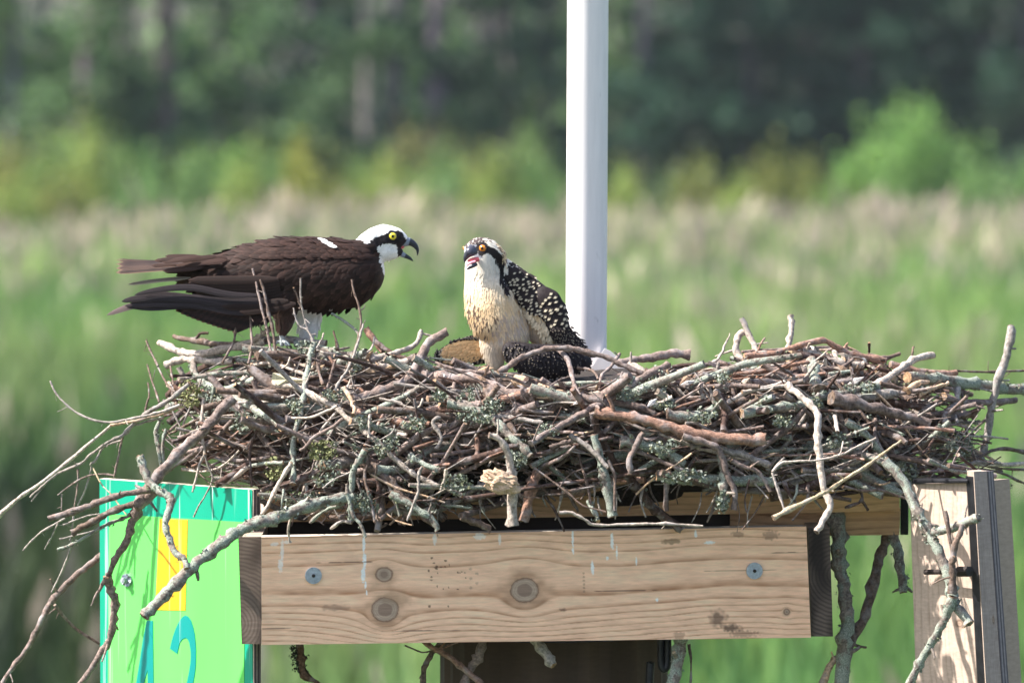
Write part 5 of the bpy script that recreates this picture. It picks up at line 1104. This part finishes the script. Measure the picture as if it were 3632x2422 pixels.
for k in range(70):
    sx = random.uniform(930, 2900); sy = random.uniform(1690, 1765); L = random.uniform(40, 130); dx = random.gauss(0, 45); d = random.uniform(-.24, -.14); w = random.uniform(.0012, .0045); c, lich = KIND[random.choice('ubgdlp')]
    tube(PILE, [at(sx, sy, d), at(sx + dx * .4 + random.gauss(0, 8), sy + L * .5, d - .01), at(sx + dx, sy + L, d - .01)], [w, w * .8, w * .5], vary(c, .3), 6, 3, rough=.25, lich=lich, wob=w * .5)
filler(230, -.02, .10, .003, .010, .06, .2, PILE, ytop=-10, kinds='ppuog')
tag(PILE.build('sticks', BARK, NEST), 'dense mass of smaller grey and brown sticks', kind='stuff')
# hanging and clumped lichen
def clump(pan, x, y, rx, ry, n, off=-.04, hue=None, size=.0072):
    for k in range(n):
        a, r = random.uniform(0, 6.28), math.sqrt(random.random()); sx, sy = ps(pan, x + math.cos(a) * r * rx, y + math.sin(a) * r * ry)
        lichen_tuft(LT, at(sx, sy, fd(sx, sy) + off + random.uniform(-.008, .008)), size * random.uniform(.6, 1.3), 7, hue)
OLV = (.24, .25, .12)
for c in (('A', 1500, 560, 90, 110, 60, -.04, OLV), ('B', 540, 1000, 110, 80, 60, -.03, OLV), ('B', 180, 1150, 80, 90, 40, -.03, OLV), ('B', 1480, 560, 60, 40, 24), ('B', 1700, 560, 80, 50, 20), ('B', 1050, 960, 120, 90, 40), ('B', 1760, 720, 140, 70, 50), ('B', 1600, 1260, 130, 80, 50), ('B', 560, 1180, 120, 100, 40),
          ('C', 950, 520, 170, 90, 70), ('C', 1200, 460, 90, 70, 30), ('C', 1240, 640, 90, 40, 26), ('C', 60, 1080, 90, 70, 34), ('C', 1400, 1210, 180, 60, 50), ('C', 1710, 1400, 40, 90, 40), ('C', 1720, 420, 60, 40, 20), ('D', 340, 890, 90, 60, 36), ('D', 950, 610, 130, 40, 40), ('D', 1720, 1080, 110, 90, 50),
          ('D', 730, 1030, 70, 60, 26), ('D', 1330, 1280, 60, 80, 30), ('D', 1600, 960, 60, 40, 16), ('B', 800, 330, 60, 50, 26), ('B', 400, 190, 60, 60, 26), ('D', 2090, 1390, 50, 40, 24, .02), ('D', 1420, 610, 60, 20, 16), ('F', 620, 60, 160, 60, 36, -.03), ('F', 1090, 90, 80, 60, 20, -.03), ('D', 600, 740, 60, 30, 14), ('A', 1700, 560, 90, 70, 30), ('A', 1950, 760, 120, 80, 40), ('B', 320, 640, 60, 60, 24), ('B', 640, 560, 110, 40, 30), ('B', 880, 780, 70, 60, 24), ('B', 1280, 780, 90, 60, 30), ('B', 1900, 640, 80, 60, 30), ('B', 860, 1400, 70, 90, 30), ('C', 320, 860, 90, 60, 30), ('C', 1550, 740, 120, 40, 40), ('C', 1250, 980, 120, 50, 30)): clump(*c)
tag(LT.build('lichen', LICHEN, NEST, smooth=False), kind='stuff')
# rotten pale stump, bleached bark flake, bits of shed wood and down
st = MB(); traced(st, 'B', 'p', (40, 84), [(1870, 885), (1950, 910), (2010, 1000), (2040, 1150), (2060, 1300), (2050, 1590)], -.09, d=[fd(1760, 1600) - .09, -.31]); st.build('stick', BARK, NEST)
bmk = bmesh.new(); bmesh.ops.create_icosphere(bmk, subdivisions=4, radius=1); mb = MB(); c0 = pat('B', 1960, 1255, fd(1775, 1710) - .09); VV = []; CC = []
for v in bmk.verts:
    p = v.co; k = 1 + .25 * noise.noise(p * 2.5) + .25 * noise.noise(Vector((p.x * 3, p.y * 3, p.z * 14))); q = Vector((p.x * .036 * k, p.y * .016 * k, p.z * .021 * k)); q.rotate(Matrix.Rotation(.35, 3, 'Y')); VV.append(c0 + q)
    g = .5 + .5 * noise.noise(Vector((p.x * 4, p.y * 4, p.z * 16))); CC.append((.62 * (.6 + .5 * g), .47 * (.55 + .5 * g), .35 * (.5 + .5 * g), 0))
mb.add(VV, [tuple(v.index for v in f.verts) for f in bmk.faces], CC); bmk.free(); tag(mb.build('wood_chunk', LICHEN, NEST, smooth=False), 'pale rotten lump of wood')
mb = MB()
def flake(pan, pts, d0, c, curl=.004):
    P = [pat(pan, x, y, d0 + curl * ((i % 3) - 1)) for i, (x, y) in enumerate(pts)]; k = len(P); cc = sum(P, Vector()) / k - Vector((0, .004, 0))
    mb.add(P + [cc] + [p + Vector((0, .0025, 0)) for p in P], [(i, (i + 1) % k, k) for i in range(k)] + [(i, k + 1 + i, k + 1 + (i + 1) % k, (i + 1) % k) for i in range(k)] + [tuple(range(k + 1, 2 * k + 1))], c)
flake('B', [(150, 385), (230, 395), (330, 425), (395, 440), (390, 462), (300, 470), (190, 485), (140, 440)], fd(1000, 1340) - .07, (.72, .66, .46)); mb.build('bark_flake', LICHEN, NEST, smooth=False)
mb = MB(); random.seed(5)
for k in range(380):
    sx = random.uniform(2150, 3300) if k % 3 else random.uniform(900, 2200); sy = top_(sx) + random.uniform(-4, 150 if sx > 2300 else 60); d = fd(sx, sy) + random.uniform(-.04, .06); c0 = at(sx, sy, d); r = random.uniform(.004, .013); a = random.uniform(0, 3.14)
    u = Vector((math.cos(a), random.uniform(-.4, .4), math.sin(a) * .6)); w = u.orthogonal().normalized(); c = vary(random.choice([(.50, .40, .32), (.45, .31, .2), (.62, .57, .54), (.3, .2, .14), (.34, .27, .24), (.2, .14, .11)]), .2)
    mb.add([c0 - u * r * 1.6, c0 + w * r * .6, c0 + u * r * 1.6, c0 - w * r * .5, c0 + Vector((0, -.003, .003))], [(0, 1, 4), (1, 2, 4), (2, 3, 4), (3, 0, 4)], c)
tag(mb.build('wood_chips', LICHEN, NEST, smooth=False), kind='stuff')

# ------------------------------------------------------------------ loose branches that hang out of the nest
def branch(label, limbs, name='branch', group=None, lich=True, mat=BARK, cat='branch'):
    m_ = MB(); lm = MB(); base = None
    for (pan, kind, w, pts, d, stubs) in limbs:
        traced(m_, pan, kind, w, pts, d=d, stubs=stubs, lmb=lm, sides=10, wob=None)
        if base is None: base = pat(pan, pts[0][0], pts[0][1], d[0])
    o = m_.build(name, mat, None, origin=base); tag(o, label, cat, group)
    if lm.v: lm.build('lichen', LICHEN, o, smooth=False)
    return o
branch('thick forked branch hanging from the nest down across the left side of the green sign', [
    ('A', 'u', (74, 88), [(1850, 590), (1760, 680), (1640, 830), (1480, 960), (1350, 1100), (1250, 1220), (1170, 1330), (1080, 1450)], (-.17, -.22), 1),
    ('E', 'u', (84, 40), [(1110, 180), (1040, 260), (985, 320), (950, 440), (900, 560), (830, 680), (775, 790)], (-.22, -.16), 0), ('E', 'u', (36, 8), [(775, 790), (720, 880), (690, 940), (655, 1010)], (-.16, -.15), 0),
    ('E', 'u', (70, 36), [(775, 800), (800, 900), (826, 980), (818, 1100), (790, 1250), (725, 1350), (650, 1470), (575, 1580)], (-.16, -.10), 2),
    ('E', 'u', (44, 46), [(1130, 160), (1060, 180), (900, 205), (750, 250), (620, 300), (500, 342), (355, 382)], (-.24, -.22), 1), ('E', 'b', (46, 50), [(990, 275), (800, 335), (700, 390), (600, 440), (525, 485)], (-.20, -.18), 0),
    ('E', 'l', (26, 20), [(940, 355), (880, 385), (760, 430), (640, 500), (520, 570), (415, 605)], (-.19, -.17), 2)])
branch('pale lichen covered branch reaching over the green sign with its cut end showing', [
    ('B', 'l', (84, 92), [(780, 1370), (600, 1400), (400, 1450), (200, 1530), (0, 1575)], (-.26, -.34), 0), ('E', 'l', (84, 74), [(1990, 400), (1900, 402), (1780, 440), (1700, 482), (1620, 540), (1520, 620), (1420, 700), (1330, 790), (1230, 890), (1130, 990), (1040, 1085)], (-.33, -.42), 2),
    ('E', 'l', (44, 58), [(1345, 745), (1330, 680), (1260, 625), (1220, 530), (1190, 420), (1220, 320), (1228, 235), (1150, 185), (1080, 130), (1040, 40), (1010, -60)], (-.40, -.28), 0)])
branch('slender drooping branch with many bare twigs left of the sign', [
    ('A', 'g', (38, 16), [(1500, 470), (1400, 560), (1280, 640), (1170, 700), (1080, 780), (980, 880), (850, 940), (730, 1030), (650, 1100), (560, 1140), (420, 1210), (330, 1290), (240, 1372)], (-.06, .05), 3),
    ('A', 'g', 20, [(1300, 740), (1180, 770), (1080, 802)], (-.03, -.02), 1), ('A', 'g', 18, [(960, 925), (830, 970), (760, 1080), (720, 1110), (725, 1150), (680, 1310), (618, 1440)], (.0, .03), 2), ('A', 'g', 15, [(640, 1105), (480, 1172), (360, 1270), (250, 1405)], (.03, .05), 1),
    ('A', 'u', 20, [(975, 890), (958, 960), (940, 1060), (905, 1212)], (.0, .0), 2), ('A', 'u', 16, [(905, 1200), (800, 1190), (680, 1210), (560, 1280), (460, 1355)], (.0, .03), 1), ('A', 'u', 13, [(492, 1350), (490, 1475)], (.03, .03), 1), ('A', 'u', 16, [(620, 1150), (615, 1300), (590, 1455)], (.02, .02), 1),
    ('A', 'y', 13, [(740, 1140), (800, 1260), (900, 1370), (1000, 1510)], (.01, -.05), 1), ('E', 'g', 16, [(470, 380), (300, 480), (220, 552), (168, 612)], (.0, .02), 1), ('E', 'g', 13, [(420, 410), (370, 520), (322, 602)], (.0, .02), 1), ('E', 'g', (17, 14), [(530, 340), (520, 490), (500, 620), (450, 750), (374, 912)], (.0, .02), 1),
    ('E', 'g', 14, [(430, 532), (600, 492), (720, 455)], (.0, .0), 1), ('E', 'g', 14, [(455, 430), (600, 372), (715, 348)], (.0, .0), 0)])
branch('long thin twig curling upward at the far left of the nest', [('A', 'g', (14, 26), [(400, 452), (440, 540), (540, 650), (680, 740), (860, 780), (1000, 757), (1150, 730), (1300, 690), (1430, 640)], (-.02, -.08), 4)], name='twig')
branch('straight pale smooth rod slanting down to the left edge', [('A', 'p', (34, 24), [(-40, 1550), (140, 1385), (350, 1240), (600, 1040), (880, 803)], (-.02, -.02), 0), ('A', 'o', (26, 22), [(880, 803), (1100, 762), (1300, 705), (1450, 640)], (-.02, -.05), 0)], name='reed_stalk', lich=False, cat='stalk')
branch('bent branch hanging at the lower left behind the sign edge', [('E', 'u', (52, 34), [(860, 560), (705, 672), (600, 745), (480, 855), (372, 980), (330, 1050), (270, 1180), (180, 1340), (90, 1460), (0, 1590)], (.16, .08), 3), ('E', 'u', (24, 20), [(395, 1005), (480, 1110), (580, 1200), (760, 1305)], (.1, .16), 2)])
branch('dark purple branch running down through the nest to the top of the front board', [('C', 'd', (56, 78), [(680, 700), (720, 850), (780, 980), (850, 1100), (950, 1200), (1050, 1330), (1150, 1450), (1260, 1540), (1380, 1620)], (-.24, -.17), 0)])
branch('upright knobbly branch with an orange broken tip at the right edge of the nest', [('D', 'g', (74, 56), [(2142, 128), (2115, 300), (2055, 500), (1990, 700), (1970, 900), (1920, 1110), (1880, 1220)], (.14, .10), 4)])
branch('thick forked branch with flaking bark hanging below the right end of the front board', [('H', 'l', (112, 92), [(470, 350), (495, 520), (490, 640), (505, 760), (530, 900), (552, 1050), (540, 1200), (530, 1350), (515, 1620)], (.02, -.02), 4), ('H', 'b', (66, 80), [(880, 450), (800, 620), (770, 740), (720, 940), (670, 1110), (600, 1220), (560, 1320)], (.08, .0), 2), ('H', 'o', (44, 56), [(490, 1370), (430, 1450), (365, 1600)], (.0, -.02), 0)])
branch('lichen covered branch dangling in front of the right hand post', [('H', 'l', (70, 78), [(830, -30), (960, 120), (1020, 250), (1080, 370), (1150, 500), (1220, 640), (1280, 800), (1312, 920), (1340, 1010), (1425, 1140)], (-.24, -.36), 2), ('H', 'l', (62, 56), [(1318, 950), (1280, 1050), (1220, 1180), (1150, 1300), (1070, 1430), (990, 1600)], (-.36, -.32), 3),
    ('H', 'l', (54, 62), [(1170, 480), (1300, 452), (1400, 412), (1495, 378)], (-.31, -.36), 2), ('H', 'b', (40, 56), [(1390, 430), (1340, 560), (1312, 680), (1318, 800), (1312, 920)], (-.36, -.36), 2), ('H', 'b', 28, [(1262, 330), (1300, 560)], (-.34, -.35), 0)])
branch('short broken lichen stub hanging between the front board and the post', [('H', 'l', (78, 66), [(880, 420), (905, 560), (935, 720), (965, 910)], (.05, .0), 1)])
branch('lichen covered branch stub hanging below the board right of the piling', [('G', 'l', (116, 92), [(1330, 1000), (1310, 1210), (1292, 1350), (1255, 1600)], (-.10, -.12), 1), ('G', 'b', 20, [(1375, 1250), (1392, 1400), (1385, 1600)], (-.1, -.1), 0)])
branch('crossed reddish sticks poking out under the board left of the piling', [('F', 'r', (36, 50), [(1380, 1000), (1530, 1140), (1700, 1240), (1800, 1320), (1940, 1440)], (-.12, -.14), 2), ('F', 'b', (40, 46), [(1680, 1060), (1590, 1180), (1520, 1290), (1500, 1360), (1490, 1600)], (-.1, -.1), 0), ('F', 'u', (76, 66), [(1960, 1060), (1930, 1200), (1880, 1300), (1800, 1480)], (-.13, -.13), 0)])
branch('short grey broken stick end sticking out below the middle of the board', [('G', 'g', (84, 74), [(180, 1120), (235, 1240), (290, 1330), (345, 1405)], (-.12, -.14), 0)])
hm = MB(); tube(hm, [pat('F', 560, 1120, -.1), pat('F', 575, 1250, -.1), pat('F', 595, 1370, -.1), pat('F', 720, 1440, -.1)], [.006, .008, .007, .002], (.14, .08, .05), 8, 4, rough=.3)
hb = hm.build('twig', BARK, None, origin=pat('F', 560, 1120, -.1)); tag(hb, 'dark mossy twig hanging below the left part of the board', 'twig'); hl = MB()
for k in range(90):
    f = random.random(); lichen_tuft(hl, pat('F', 520 + 70 * f + random.gauss(0, 26), 1150 + 210 * f + random.gauss(0, 16), -.1), .006, 6, (.05, .055, .04))
hl.build('moss', LICHEN, hb, smooth=False)

# ================================================================== air between the nest and the far wood
mb = MB(); mb.box((-110, -11.5, -1), (220, 0, 0), (0, 182, 0), (0, 0, 16))
hm_, nt_, b_ = newmat('haze'); nt_.nodes.remove(b_); pv = nt_.nodes.new('ShaderNodeVolumePrincipled'); pv.inputs['Density'].default_value = .0002; pv.inputs['Color'].default_value = (.78, .90, 1, 1)
nt_.links.new(pv.outputs[0], [n for n in nt_.nodes if n.type == 'OUTPUT_MATERIAL'][0].inputs['Volume'])
hz = mb.build('haze', hm_, None, smooth=False); tag(hz, kind='stuff')
